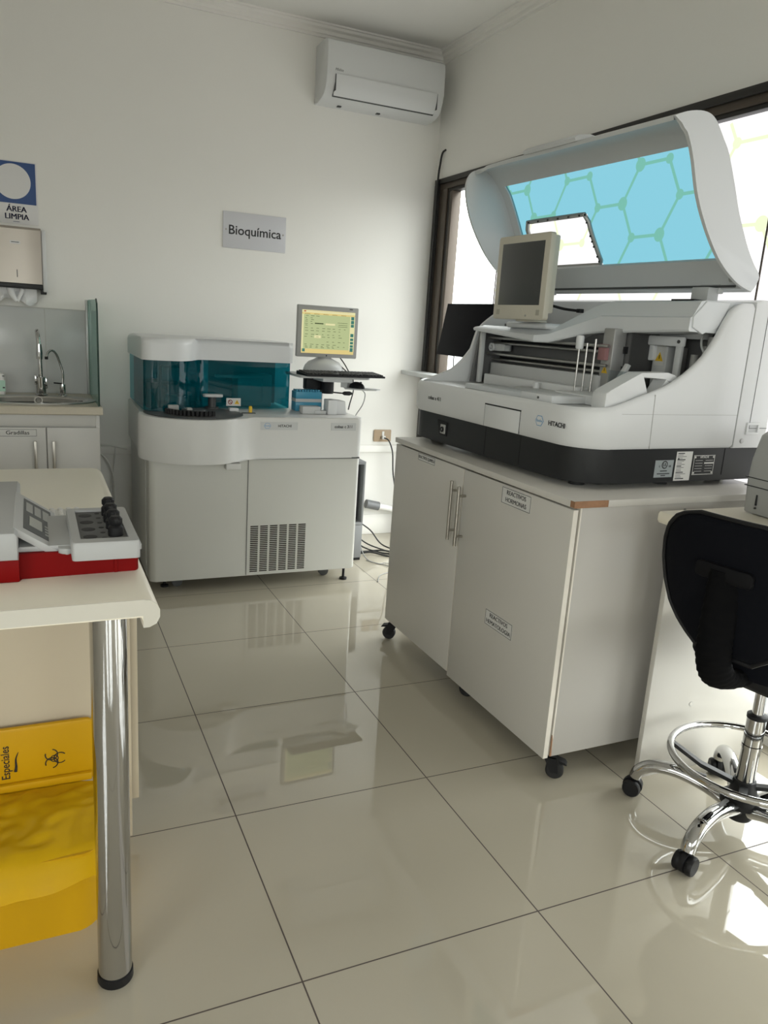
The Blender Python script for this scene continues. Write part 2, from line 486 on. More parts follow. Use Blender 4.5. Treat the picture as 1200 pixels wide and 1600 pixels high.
# printed lattice of a molecule drawing on the film
pt = B(); S_ = .167; HC = (1.413, 1.936); XP = XW+.0385
done = set(); nodes = {}
def hexnode(y, z): return (round(y, 3), round(z, 3))
segs = set()
for i in range(-9, 6):
    for j in range(-8, 4):
        cy = HC[0]+1.5*S_*i; cz = HC[1]+math.sqrt(3)*S_*(j+(i % 2)/2)
        vs = [(cy+S_*math.cos(k*PI/3), cz+S_*math.sin(k*PI/3)) for k in range(6)]
        rnd = random.Random(i*31+j*7)
        for k in range(6):
            a, b = hexnode(*vs[k]), hexnode(*vs[(k+1) % 6])
            key = tuple(sorted((a, b)))
            if key in segs: continue
            if (i, j) != (0, 0) and rnd.random() < .28: continue
            segs.add(key)
            for q in (a, b): nodes.setdefault(q, 0)
def inwin(q): return WY0+.08 < q[0] < 2.55 and ZT_+.04 < q[1] < WT-.09
def clipseg(a, b):
    if inwin(a) and inwin(b): return a, b
    if not inwin(a) and not inwin(b): return None
    if not inwin(a): a, b = b, a
    lo, hi = 0, 1
    for _ in range(20):
        m_ = (lo+hi)/2; q = (a[0]+(b[0]-a[0])*m_, a[1]+(b[1]-a[1])*m_)
        if inwin(q): lo = m_
        else: hi = m_
    return a, (a[0]+(b[0]-a[0])*lo, a[1]+(b[1]-a[1])*lo)
for a, b in segs:
    c = clipseg(a, b)
    if not c: continue
    a, b = Vector(c[0]), Vector(c[1]); d = (b-a)
    if d.length < .01: continue
    d.normalize(); n2 = Vector((-d.y, d.x))*.0065
    pt.prism([tuple(a+n2), tuple(b+n2), tuple(b-n2), tuple(a-n2)], 'x', XP, XP+.001)
for q in nodes:
    if not inwin(q): continue
    rr = .020 if (int(q[0]*100)+int(q[1]*100)) % 3 else .028
    pt.prism(arc(q[0], q[1], rr, 0, 340, 17), 'x', XP-.0004, XP+.0008)
struct(pt.make('film_pattern', WINPAT, win))

# unseen window added in the wall behind the camera for front fill light
w2 = bpy.data.objects.new('added_window_2', None); COL.objects.link(w2); w2.location = (-.9, YF, .35)
struct(w2); OFF[w2.name] = -Vector((-.9, YF, .35))
b = B()
for (x0, x1, z0, z1) in ((WX0, WX1, WZ0, WZ0+.06), (WX0, WX1, WZ1-.06, WZ1), (WX0, WX0+.06, WZ0+.06, WZ1-.06), (WX1-.06, WX1, WZ0+.06, WZ1-.06), (-1.15, -1.10, WZ0+.06, WZ1-.06), (-.55, -.50, WZ0+.06, WZ1-.06)):
    b.box(x0, x1, YF-.05, YF+.01, z0, z1, .003)
struct(b.make('window_frame', FRAMEBR, w2))
for x0, x1 in ((WX0+.06, -1.15), (-.50, WX1-.06)):
    struct(B().box(x0, x1, YF-.026, YF-.020, WZ0+.06, WZ1-.06).make('pane', WINCL, w2))
portal((WX0+WX1)/2, YF-.06, (WZ0+WZ1)/2, WX1-WX0, WZ1-WZ0, (PI/2, 0, 0))

# unseen left-wall window, added behind the camera to supply side light
w3 = bpy.data.objects.new('added_window_3', None); COL.objects.link(w3); w3.location = (XL, (LWY0+LWY1)/2, LWZ0)
struct(w3); OFF[w3.name] = -Vector(w3.location)
b = B()
for (y0, y1, z0, z1) in ((LWY0, LWY1, LWZ0, LWZ0+.06), (LWY0, LWY1, LWZ1-.06, LWZ1), (LWY0, LWY0+.06, LWZ0+.06, LWZ1-.06), (LWY1-.06, LWY1, LWZ0+.06, LWZ1-.06)):
    b.box(XL-.05, XL+.01, y0, y1, z0, z1, .003)
struct(b.make('window_frame', FRAMEBR, w3))
struct(B().box(XL-.026, XL-.020, LWY0+.06, LWY1-.06, LWZ0+.06, LWZ1-.06).make('pane', WINCL, w3))
portal(XL-.06, (LWY0+LWY1)/2, (LWZ0+LWZ1)/2, LWZ1-LWZ0, LWY1-LWY0, (0, -PI/2, 0))

# ================================================================ rolling cabinet
CA = math.radians(0.6)
cab = thing('rolling_cabinet', 'white melamine two-door cabinet on black castors under the big open-lid machine', 'cabinet', (.934, .466, 0), CA, local=True)
CW, CD, CZ0, CZ1 = 1.190, .86, .082, .884
b = B()
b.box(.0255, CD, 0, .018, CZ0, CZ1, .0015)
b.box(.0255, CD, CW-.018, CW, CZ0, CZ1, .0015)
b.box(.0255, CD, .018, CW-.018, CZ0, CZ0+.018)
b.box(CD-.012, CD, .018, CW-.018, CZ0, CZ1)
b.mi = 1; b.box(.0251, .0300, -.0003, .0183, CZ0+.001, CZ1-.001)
b.make('carcass', [MELA_SHADED, MELEDGE], cab)
b = B(); b.box(-.004, CD+.01, -.006, CW+.006, CZ1, .905, .002); b.make('top_panel', MELA, cab)
b = B(); b.prism([(-.0055, -.0075), (.118, -.0075), (.114, -.0055), (-.0035, -.0055)], 'z', CZ1+.001, .9055)
b.prism([(-.0055, -.0075), (-.0035, -.0055), (-.0035, .012), (-.0055, .012)], 'z', CZ1+.002, .9045)
b.make('exposed_chipboard', CHIP, cab)['label'] = 'brown chipboard showing on the broken corner of the top'
b = B(); b.prism([(.0250, CZ0+.001), (.0305, CZ0+.001), (.029, CZ0+.03), (.0285, CZ0+.06), (.0250, CZ0+.075)], 'y', -.0006, .004)
b.make('chipped_edge', CHIP, cab)['label'] = 'chipped brown edge at the foot of the side'
SPL = .622
def door(y0, y1, z0, nm, yh, zh0, zh1):
    d = B().box(0, .018, y0, y1, z0, CZ1-.006, .0015); d.mi = 1; d.box(.0005, .0175, y0-.0004, y0+.001, z0+.001, CZ1-.007); d = d.make(nm, [MELA, MELEDGE], cab)
    h = B(); h.rod((-.030, yh, zh0), (-.030, yh, zh1), .006)
    for z in (zh0+.035, zh1-.035): h.rod((-.030, yh, z), (.0, yh, z), .0045)
    h.make('handle', NICKEL, d)
    return d
def plate(parent, c, face, w, h, lines, size, lh, name='label_plate', sx=1.0):
    R, U = face; N = R.cross(U)
    p = B(); p.rect(c, R, U, w, h, .0008)
    p.mi = 1; e = Vector(c)+N*.0008; t_ = .0022
    for sgn in (-1, 1):
        p.rect(e+U*sgn*(h/2-t_), R, U, w-.004, t_*.7, .0003); p.rect(e+R*sgn*(w/2-t_), R, U, t_*.7, h-.004, .0003)
    for i, tx in enumerate(lines):
        p.fat(tx, size, e+U*((len(lines)-1)/2-i)*lh, R, U, .0004, depth=.0003, sx=sx)
    return p.make(name, [LABELW, INK], parent)
d1 = door(.001, SPL-.002, .078, 'door', .598, .600, .820)
d2 = door(SPL+.002, CW, .092, 'door', .652, .610, .830)
plate(d1, (-.0001, .288, .843), FACE_L, .165, .056, ['REACTIVOS', 'HORMONAS'], .021, .024)
plate(d1, (-.0001, .315, .405), FACE_L, .165, .056, ['REACTIVOS', 'HEMATOLOGIA'], .021, .024)
plate(d2, (-.0001, .912, .862), FACE_L, .142, .030, ['REACTIVOS QUIMICA'], .017, .02, sx=.8)
b = B()
for x in (.23,): b.lathe([(.006, 0), (.006, .002)], (x+.2, -.0025, .86), (0, 1, 0), 12)
b.make('cam_screw', DALU, cab)
def caster_parts(parent, first=None):
    c = B(); c.lathe([(.017, CZ0-.012), (.017, CZ0)], (0, 0, 0))
    c.prism([(-.026, .058), (.016, CZ0-.010), (.022, CZ0-.004), (-.024, CZ0-.004), (-.036, .050)], 'y', -.018, -.014)
    c.prism([(-.026, .058), (.016, CZ0-.010), (.022, CZ0-.004), (-.024, CZ0-.004), (-.036, .050)], 'y', .014, .018)
    c.prism([(-.034, .022), (-.010, .022), (.016, CZ0-.008), (-.024, CZ0-.008)], 'y', -.0165, -.0145)
    c.prism([(-.034, .022), (-.010, .022), (.016, CZ0-.008), (-.024, CZ0-.008)], 'y', .0145, .0165)
    c.box(-.024, .020, -.018, .018, CZ0-.012, CZ0-.003, .002)
    c.prism([(-.024, .070), (-.052, .062), (-.058, .054), (-.030, .058)], 'y', -.015, .015)
    fork = c.make('caster', BLACK, parent)
    w = B(); w.lathe([(.012, -.013), (.024, -.013), (.0285, -.009), (.0285, .009), (.024, .013), (.012, .013)], (-.022, 0, .0285), 'y')
    w.mi = 1; w.lathe([(.008, -.0145), (.008, .0145)], (-.022, 0, .0285), 'y', 16)
    w.make('wheel', [RUBBER, DGREY], fork)
    return fork
c0 = caster_parts(cab)
c0.location = (.040, .022, 0); c0.rotation_euler = (0, 0, math.radians(140))
for (x, y, a) in ((.060, .60, 130), (.035, CW-.030, -40), (CD-.07, .05, 200), (CD-.07, CW-.05, 160)):
    inst(c0, (x, y, 0), math.radians(a), cab)

# ================================================================ tabletop immunoassay machine with the raised lid
EA = math.radians(2.5); EZ = .905; EW = 1.13; EDP = .80
e4 = thing('lab_analyzer', 'large white benchtop analyser with a raised aqua-windowed lid and black plinth', 'lab machine', (1.015, .565, EZ), EA, local=True)
RC = .135
def uoutline(ins, x1):
    """right side -> front -> left side, in the machine's own plan"""
    r = RC-ins
    p = [(x1, ins), (x1*.75+.06, ins), (x1*.5+.1, ins)]
    xs = [i/22 for i in range(23)]
    p = [(x1-(x1-(ins+r))*t, ins) for t in xs[:-1]]
    p += arc(ins+r, ins+r, r, 270, 180, 9)[:]
    p += [(ins, ins+r+(EW-2*ins-2*r)*t) for t in xs[1:-1]]
    p += arc(ins+r, EW-ins-r, r, 180, 90, 9)
    p += [(ins+r+(x1-(ins+r))*t, EW-ins) for t in xs[1:]]
    return p
HT = [(0, 1.155), (.10, 1.163), (.17, 1.183), (.207, 1.196), (.27, 1.216), (.333, 1.239), (.40, 1.280), (.455, 1.325), (.50, 1.385), (.535, 1.455), (.56, 1.490), (.60, 1.502), (.70, 1.505)]
HTL = [(0, 1.150), (.10, 1.158), (.17, 1.183), (.21, 1.200), (.26, 1.245), (.30, 1.295), (.315, 1.36), (.33, 1.385), (.38, 1.425), (.46, 1.475), (.56, 1.50), (.70, 1.505)]
def topz(x, y):
    w = min(1, max(0, (y-.3)/.6))
    return interp(HT, x)*(1-w)+interp(HTL, x)*w
b = B(); X1 = .645
po, pi_ = uoutline(0, X1), uoutline(.022, X1)
po2 = uoutline(.010, X1)
rows = []
zb = 1.033
zt = [topz(*p) for p in po]
rows.append([(p[0], p[1], zb) for p in pi_]); rows.append([(p[0], p[1], zb) for p in po2])
rows.append([(p[0], p[1], zb+.012) for p in po])
rows.append([(p[0], p[1], z-.016) for p, z in zip(po, zt)])
rows.append([((p[0]*.7+q[0]*.3), (p[1]*.7+q[1]*.3), z-.004) for p, q, z in zip(po, pi_, zt)])
rows.append([((p[0]*.4+q[0]*.6), (p[1]*.4+q[1]*.6), z) for p, q, z in zip(po, pi_, zt)])
rows.append([(p[0], p[1], z-.003) for p, z in zip(pi_, zt)])
rows.append([(p[0], p[1], zb) for p in pi_])
b.grid(rows)
b.make('outer_cover', WHITE2, e4, ang=50)
# plinth
b = B(); b.prism(rrect(.012, EDP, .008, EW-.008, [RC, .02, .02, RC], 9), 'z', .924, 1.034, .006, 2, 'a')
pl = b.make('plinth', CHARC, e4)
for x, y in ((.10, .12), (.10, EW-.12), (.70, .1), (.70, EW-.1), (.42, .08)): B().lathe([(.026, .9055), (.026, .925)], (x, y, 0), seg=18).make('foot', RUBBER, e4)
# rear housing behind the seam
b = B(); b.prism([(X1+.004, 1.033), (X1+.004, 1.508), (X1+.03, 1.516), (EDP+.003, 1.52), (EDP+.003, 1.033)], 'y', -.002, EW+.002, .006, 2)
rh = b.make('rear_housing', WHITE2, e4)
b = B()
b.box(X1+.065, X1+.0665, -.0032, -.001, 1.10, 1.50); b.box(X1+.065, EDP, -.0032, -.001, 1.10, 1.1015)
b.lathe([(.003, 0), (.003, .002)], (X1+.115, -.003, 1.107), (0, 1, 0), 10)
b.make('access_panel_seam', DGREY, rh)
b = B()
def ringbox(bb, x0, x1, z0, z1, t, y0, y1):
    bb.box(x0, x1, y0, y1, z1-t, z1, .001); bb.box(x0, x1, y0, y1, z0, z0+t, .001)
    bb.box(x0, x0+t, y0, y1, z0+t, z1-t, .001); bb.box(x1-t, x1, y0, y1, z0+t, z1-t, .001)
ringbox(b, X1+.050, X1+.112, 1.045+.035, 1.045+.075, .008, -.008, -.001)
b.mi = 1; b.box(X1+.058, X1+.104, -.0025, -.001, 1.088, 1.112)
b.make('grip_pocket', [WHITE2, LGREY], rh)
B().lathe([(.008, 0), (.008, .003), (.005, .004)], (X1+.040, -.002, 1.058), (0, -1, 0), 14).make('lock', ALU, rh)
# cover seams and crease
b = B()
b.prism([(.270, 1.036), (.2722, 1.036), (.2662, 1.205), (.264, 1.205)], 'y', -.0008, .001)
b.box(.14, X1, -.0006, .001, 1.1435, 1.1445)
b.make('cover_seam', GREYP, e4)
# front flap
b = B(); b.box(-.002, .004, .318, .526, 1.036, 1.111, .0015)
fl = b.make('front_flap', WHITE2, e4)
b = B(); b.box(-.0012, .001, .315, .529, 1.111, 1.1155); b.box(-.0012, .001, .526, .5275, 1.036, 1.111); b.box(-.0012, .001, .3165, .318, 1.036, 1.111)
b.make('flap_gap', BLACK, e4)
for y in (.318, .527): B().box(.0112, .013, y-.0012, y+.0012, .932, 1.033).make('plinth_seam', BLACK, pl)
# socket on the plinth
b = B(); b.prism([(.79, .955), (.79, 1.008), (.865, 1.012), (.845, .955)], 'x', .009, .0125)
b.mi = 1; b.box(.006, .0125, .80, .835, .962, .998, .002)
b.mi = 2; b.lathe([(.011, 0), (.011, .004)], (.0068, .818, .979), (-1, 0, 0), 14)
b.mi = 1; b.rod((.0025, .818, .976), (.0025, .818, .983), .0015, 8)
b.make('power_inlet', [BLACK, GREYP, BLACK], pl)
# marks on the front
def hex_logo(bb, c, face, s):
    R, U = face
    bb.mi = 1
    def hx(r): return [(r*1.12*math.cos(k*PI/3), r*math.sin(k*PI/3)) for k in range(6)]
    N = R.cross(U)
    bb.poly(c, R, U, hx(s), .0006)
    bb.mi = 0; bb.poly(Vector(c)+N*.0005, R, U, hx(s*.86), .0004)
    bb.mi = 1; bb.text('Roche', s*.62, Vector(c)+N*.0009, R, U, .0003, bold=.0003)
b = B(); hex_logo(b, (-.0005, .214, 1.095), FACE_L, .019)
b.make('maker_emblem', [WHITE2, LBLUE], e4)
b = B(); b.text('HITACHI', .021, (-.0005, .128, 1.094), *FACE_L, .0004, bold=.0004)
b.make('lettering', INK, e4)
b = B(); b.text('cobas e 411', .021, (-.0005, .885, 1.092), -Y_, Z_, .0004, bold=.0003)
b.make('lettering', INK, e4)
# rating stickers on the side of the plinth
b = B(); Fy = .0075
b.rect((.355, Fy, .969), *FACE_F, .080, .056)
b.mi = 1
b.poly((.357, Fy-.0006, .982), *FACE_F, arc(0, 0, .013, 0, 340, 17), .0003)
b.mi = 0; b.poly((.357, Fy-.0009, .982), *FACE_F, arc(0, 0, .0095, 0, 340, 17), .0003)
b.mi = 1; b.text('UL', .014, (.357, Fy-.0012, .982), *FACE_F, .0002, bold=.0004); b.text('c', .012, (.335, Fy-.0006, .978), *FACE_F, .0002, bold=.0003); b.text('us', .012, (.380, Fy-.0006, .978), *FACE_F, .0002, bold=.0003)
for z, w in ((.962, .03), (.953, .055), (.947, .02)): b.rect((.355, Fy-.0006, z), *FACE_F, w, .003, .0003)
b.make('silver_sticker', [SILVER, INK], pl)
b = B(); b.rect((.440, Fy, .976), *FACE_F, .072, .096); b.mi = 1
for k in range(17):
    w = random.uniform(.02, .05); b.rect((.440-.03+w/2, Fy-.0006, 1.018-k*.0052), *FACE_F, w, .0014 if k % 4 else .003, .0002)
b.poly((.415, Fy-.0006, 1.001), *FACE_F, [(-.004, -.003), (.004, -.003), (0, .004)], .0003)
b.make('white_sticker', [LABELW, INK], pl)
b = B(); b.rect((.533, Fy, .978), *FACE_F, .098, .066); b.mi = 1
ringy = Fy-.0007
for dz in (-.0315, .0315): b.rect((.533, ringy, .978+dz), *FACE_F, .098, .002, .0003)
for dx in (-.0475, .0475): b.rect((.533+dx, ringy, .978), *FACE_F, .002, .066, .0003)
for k in range(5):
    b.rect((.510, ringy, .993-k*.009), *FACE_F, .034, .0012, .0002); b.rect((.557, ringy, .993-k*.009), *FACE_F, .034 if k != 1 else .044, .0012 if k != 1 else .005, .0002)
b.text('HITACHI', .010, (.533, ringy, 1.004), *FACE_F, .0002, bold=.0002)
for dx in (-.042, .042):
    for dz in (-.026, .026): b.poly((.533+dx, ringy, .978+dz), *FACE_F, arc(0, 0, .0035, 0, 330, 11), .0006)
b.make('rating_plate', [CHARC, LABELW], pl)
B().box(.625, .627, .0068, .009, .942, 1.032).make('plinth_seam', BLACK, pl)
# inside: deck, back plate, cheeks and bridge
B().prism(rrect(.022, .60, .024, EW-.024, [RC-.02, .01, .01, RC-.02], 8), 'z', 1.04, 1.145).make('deck', LGREY, e4)
BAY = M('bay grey', (.13, .13, .13), .5)
B().box(.425, .435, .300, 1.064, 1.145, 1.40).make('back_plate', BAY, e4)
B().box(.600, .610, .03, .300, 1.145, 1.47).make('back_plate', BAY, e4)
B().box(.425, .600, .296, .304, 1.145, 1.45).make('bay_divider', M('bay dark grey', (.05, .05, .05), .5), e4)
b = B()
st = [(.030, .40, 1.402, 1.448, 1.500), (.44, .40, 1.382, 1.444, 1.497), (.50, .385, 1.374, 1.425, 1.478), (.60, .305, 1.337, 1.372, 1.402), (.645, .270, 1.335, 1.364, 1.386), (1.062, .270, 1.364, 1.379, 1.388)]
rows = []
for y, xf, zl, zf, zu in st:
    rows.append([(xf, y, zl), (xf-.004, y, zl+.006), (xf-.002, y, zf-.004), (xf+.006, y, zf), (xf+.035, y, zu-.004), (xf+.055, y, zu), (.64, y, zu+.004), (.64, y, zl)])
V = b.grid(rows, close_v=True); b._fin([b.bm.faces.new(V[0]), b.bm.faces.new(V[-1])])
b.make('bridge', LIDW, e4, ang=25)
B().box(.285, .42, .60, .86, 1.384, 1.406, .010, 3).make('monitor_plinth', LIDW, e4)
b = B(); b.prism([(.28, 1.15), (.30, 1.30), (.31, 1.362), (.44, 1.362), (.44, 1.15)], 'y', 1.064, 1.078)
b.make('left_cheek', BAY, e4)
B().box(.292, .312, 1.030, 1.046, 1.15, 1.368, .002).make('left_post', LGREY, e4)
b = B(); b.prism([(.455, 1.395), (.408, 1.415), (.405, 1.448), (.455, 1.498), (.56, 1.500), (.545, 1.46), (.52, 1.42)], 'y', .024, .044, .005)
b.make('right_cheek', LIDW, e4)
for z, x in ((1.338, .345), (1.318, .372), (1.272, .345), (1.250, .372)): B().rod((x, .32, z), (x, 1.055, z), .0055).make('guide_rail', STEEL, e4)
for z in (1.330, 1.262): B().box(.410, .426, .31, 1.055, z-.013, z+.011).make('belt_slot', BLACK, e4)
B().box(.355, .425, .36, 1.04, 1.146, 1.236, .003).make('rail_cover', LGREY, e4)
B().box(.300, .345, .40, 1.0, 1.146, 1.190, .003).make('front_cover', WHITE2, e4)
b = B(); b.box(.352, .41, .975, 1.045, 1.285, 1.315, .004); b.box(.352, .38, .945, .975, 1.288, 1.310)
b.make('belt_mount', LGREY, e4)
b = B(); b.lathe([(.012, 0), (.017, 0), (.017, .008), (.012, .008), (.012, 0)], (.350, 1.030, 1.300), (-1, 0, 0), 24); b.lathe([(.005, 0), (.005, .008)], (.350, 1.030, 1.300), (-1, 0, 0), 14)
b.make('belt_pulley', WHITE2, e4)
# sampler needle carriages
for x, y, z1, r in ((.300, .418, 1.325, .0036), (.312, .392, 1.345, .0036), (.326, .366, 1.36, .0042)): B().rod((x, y, 1.15), (x, y, z1), r).make('needle', STEEL, e4)
B().lathe([(.011, 0), (.014, .004), (.014, .042), (.012, .047)], (.300, .418, 1.322), seg=18).make('needle_head', WHITE2, e4)
B().box(.345, .372, .335, .372, 1.290, 1.345, .003).make('needle_bracket', PINK, e4)
col = B().box(.362, .420, .318, .372, 1.146, 1.40, .004).make('lift_column', ALU, e4)
def warn(bb, c, face, s):
    R, U = face; N = R.cross(U)
    bb.mi = 1; bb.poly(c, R, U, [(-s, -s*.8), (s, -s*.8), (0, s*.95)], .0005)
    bb.mi = 2; bb.rect(Vector(c)+N*.0005, R, U, s*.18, s*.75, .0003)
b = B(); warn(b, (.3615, .345, 1.258), FACE_L, .015); b.make('warning_sticker', [LABELW, WARN, INK], col)
# white gripper frame in the deeper bay at the right
gx = .500
b = B()
b.box(gx, gx+.018, .142, .330, 1.352, 1.386, .006); b.box(gx+.002, gx+.016, .146, .172, 1.15, 1.356, .003)
b.box(gx+.01, gx+.04, .275, .312, 1.30, 1.354, .004); b.box(gx+.05, gx+.09, .10, .30, 1.38, 1.43, .004)
gf = b.make('gripper_frame', WHITE2, e4)
b = B(); b.box(gx+.025, gx+.065, .225, .290, 1.15, 1.352, .004); gp = b.make('gripper_post', LGREY, e4)
b = B(); b.rect((gx+.0248, .258, 1.318), *FACE_L, .044, .066); warn(b, (gx+.0242, .258, 1.314), FACE_L, .018); b.make('warning_sticker', [LABELW, WARN, INK], gp)
for y in (.315, .158): B().lathe([(.006, 0), (.006, .003)], (gx, y, 1.369), (-1, 0, 0), 12).make('gripper_screw', DALU, gf)
B().lathe([(.020, 1.15), (.020, 1.35)], (gx+.06, .197, 0), seg=20).make('gripper_cylinder', ALU, e4)
for y, z0, z1, r, x in ((.120, 1.15, 1.33, .012, .54), (.095, 1.15, 1.36, .010, .56), (.070, 1.22, 1.39, .014, .555), (.050, 1.25, 1.40, .012, .57)): B().lathe([(r, z0), (r, z1)], (x, y, 0), seg=14).make('fluid_line', GREYP, e4)
b = B(); b.tube([(.54, .10, 1.40), (.52, .08, 1.36), (.53, .06, 1.32), (.55, .05, 1.25)], .004, smooth=5)
b.make('tubing', LGREY, e4)
# things lying on the deck
b = B(); b.prism(rrect(.075, .205, .34, .80, .02, 5), 'z', 1.146, 1.163, .004, 2, 'b'); b.make('tray_cover', LIDW, e4)
b = B(); b.box(.06, .25, .24, .41, 1.146, 1.172, .004); b.box(.20, .42, .12, .40, 1.146, 1.178, .004); b.make('reagent_cover', WHITE2, e4)
b = B(); b.lathe([(.085, 0), (.085, .016), (.078, .02)], (.27, .60, 1.146), seg=36); b.make('sample_disk', LGREY, e4)
B().lathe([(.012, 0), (.012, .02), (.008, .024)], (.27, .60, 1.166), seg=16).make('disk_knob', WHITE2, e4); B().lathe([(.004, 0), (.004, .003)], (.060, .31, 1.160), (-1, 0, 0), 10).make('cover_screw', DALU, e4)
B().prism([(.30, 1.17), (.375, 1.285), (.388, 1.28), (.33, 1.17)], 'y', .245, .265, .003).make('tip_chute', LGREY, e4)
B().box(.34, .343, .20, .30, 1.17, 1.26).make('splash_shield', CLEAR, e4)
# white arched handle at the near corner
b = B()
b.prism([(.095, 1.146), (.095, 1.202), (.112, 1.212), (.205, 1.257), (.228, 1.268), (.242, 1.252), (.250, 1.220), (.270, 1.198), (.270, 1.146)], 'y', .030, .092, .004)
b.prism([(.228, 1.268), (.345, 1.272), (.374, 1.265), (.404, 1.246), (.362, 1.236), (.336, 1.254), (.242, 1.252)], 'y', .034, .086, .003)
b.prism([(.270, 1.146), (.270, 1.198), (.290, 1.193), (.310, 1.204), (.336, 1.254), (.362, 1.236), (.374, 1.146)], 'y', .034, .086, .003)
b.make('corner_handle', WHITE2, e4)
# hinges
for y in (.10, .96):
    b = B(); b.box(.535, .585, y, y+.07, 1.478, 1.548, .003); b.box(.575, .60, y-.005, y+.075, 1.53, 1.56, .003)
    b.make('hinge', LGREY, e4)
    B().prism([(.455, y-.02), (.56, y-.012), (.56, y+.09), (.455, y+.075)], 'z', 1.492, 1.5045).make('hinge_pocket', BLACK, e4)
# ---- raised lid: a curved shell with two end walls
OUT = [(.180, 1.982), (.226, 2.000), (.275, 2.010), (.313, 2.009), (.340, 1.997), (.362, 1.976), (.390, 1.945), (.414, 1.916), (.455, 1.842), (.493, 1.766), (.528, 1.710), (.562, 1.661), (.600, 1.618), (.627, 1.594), (.632, 1.575), (.608, 1.536)]
RIM = [(.180, 1.982), (.225, 1.958), (.252, 1.925), (.275, 1.880), (.290, 1.842), (.308, 1.798), (.335, 1.750), (.370, 1.700), (.410, 1.652), (.451, 1.612), (.500, 1.578), (.550, 1.553), (.608, 1.536)]
LY0, LY1 = 0.0, 1.135
oc = catmull([Vector((x, z, 0)) for x, z in OUT], 3)
# window of the lid, measured along the curve
def s_of(z):
    for i, p in enumerate(oc):
        if i > 8 and p.y <= z: return i
ia, ib = s_of(1.958), s_of(1.626)
ys = [LY0, .03, .035, .06, .12, .2, .3, .4, .5, .60, .65, .66, .75, .85, .95, 1.02, 1.03, 1.085, 1.09, LY1]
def lidpt(i, y, d=0.0):
    w_ = max(0, min(1, (y-.90)/.22)); w_ = w_*w_*(3-2*w_)
    k_ = max(0, 1-i/9.0)
    p = Vector((oc[i].x+.070*w_*k_, oc[i].y+.012*w_*k_, 0)); t = (oc[min(i+1, len(oc)-1)]-oc[max(i-1, 0)]).normalized()
    n = Vector((-t.y, t.x)) if True else None
    return (p.x-n.x*-d if False else p.x+n.x*d, y, p.y+n.y*d)
WYA, WYB = .035, 1.085
wj0, wj1 = ys.index(WYA), ys.index(WYB)
b = B()
lid_root = None
for d0 in (0.0,):
    rows = [[lidpt(i, y, 0) for y in ys] for i in range(len(oc))]
    b.grid(rows, skip=lambda i, j: ia <= i < ib and wj0 <= j < wj1)
    rows2 = [[lidpt(i, y, -.012) for y in ys] for i in range(len(oc))]
    b.grid(rows2, skip=lambda i, j: ia <= i < ib and wj0 <= j < wj1)
    # window reveal
    loop = [(ia, j) for j in range(wj0, wj1)]+[(i, wj1) for i in range(ia, ib)]+[(ib, j) for j in range(wj1, wj0, -1)]+[(i, wj0) for i in range(ib, ia, -1)]
    A = [lidpt(i, ys[j], 0) for i, j in loop]; Bq = [lidpt(i, ys[j], -.012) for i, j in loop]
    b.grid([A, Bq], close_v=True)
    for i in (0, len(oc)-1): b.grid([[lidpt(i, y, 0) for y in ys], [lidpt(i, y, -.012) for y in ys]])
rimc = [Vector((x, z, 0)) for x, z in catmull([Vector((x, z, 0)) for x, z in RIM], 3) for x, z in [(0, 0)]] if False else catmull([Vector((x, z, 0)) for x, z in RIM], 3)
outer_poly = [(p.x, p.y) for p in oc]+[(p.x, p.y) for p in reversed(rimc[1:-1])]
b.prism(outer_poly, 'y', LY0-.006, LY0+.006, .003, 2)
rimL = [(p.x, p.y) for p in catmull([Vector((x, z, 0)) for x, z in [(.262, 2.004), (.234, 1.986), (.217, 1.95), (.219, 1.90), (.245, 1.82), (.288, 1.745), (.345, 1.672), (.41, 1.615), (.47, 1.578), (.54, 1.552), (.608, 1.536)]], 3)]
ocL = [lidpt(i, LY1) for i in range(len(oc))]
b.prism([(p[0], p[2]) for p in ocL]+list(reversed(rimL[1:-1])), 'y', LY1-.006, LY1+.006, .003, 2)
# inner sill below the window and stiffening ledge
b.prism([(.560, 1.640), (.615, 1.60), (.612, 1.540), (.585, 1.545), (.575, 1.59), (.548, 1.632)], 'y', LY0+.006, LY1-.006)
lid = b.make('lid', LIDW, e4, ang=50)
b = B()
b.prism([(.172, 1.980), (.166, 1.990), (.182, 2.003), (.232, 2.011), (.262, 2.008), (.215, 1.994)], 'y', .405, .69, .004)
b.make('lid_grip', LIDW, lid)
cut_y0, cut_y1, cut_z0, cut_z1 = .655, 1.035, 1.648, 1.826
ja, jb = s_of(cut_z1), s_of(cut_z0)
aq = B()
ysw = [WYA, .1, .2, .3, .4, .5, .6, cut_y0, .75, .85, .95, cut_y1, 1.06, WYB]
ca, cb = ysw.index(cut_y0), ysw.index(cut_y1)
aq.grid([[lidpt(i, y, -.006) for y in ysw] for i in range(ia, ib+1)], skip=lambda i, j: ja-ia <= i < jb-ia and ca <= j < cb)
aq.make('lid_window', AQUA, lid)
b = B()
def cpt(i, y): return lidpt(i, y, -.008)
n_ = jb-ja
loop = [cpt(ja, cut_y0+(cut_y1-cut_y0)*t) for t in [.04+.92*k/10 for k in range(11)]]
loop += [cpt(ja+k, cut_y1) for k in range(1, n_)]
loop += [cpt(jb, cut_y1+(cut_y0-cut_y1)*t) for t in [.04+.92*k/10 for k in range(11)]]
loop += [cpt(jb-k, cut_y0) for k in range(1, n_)]
b.tube(loop, .009, 8, closed=True)
b.make('opening_frame', ALU, lid)
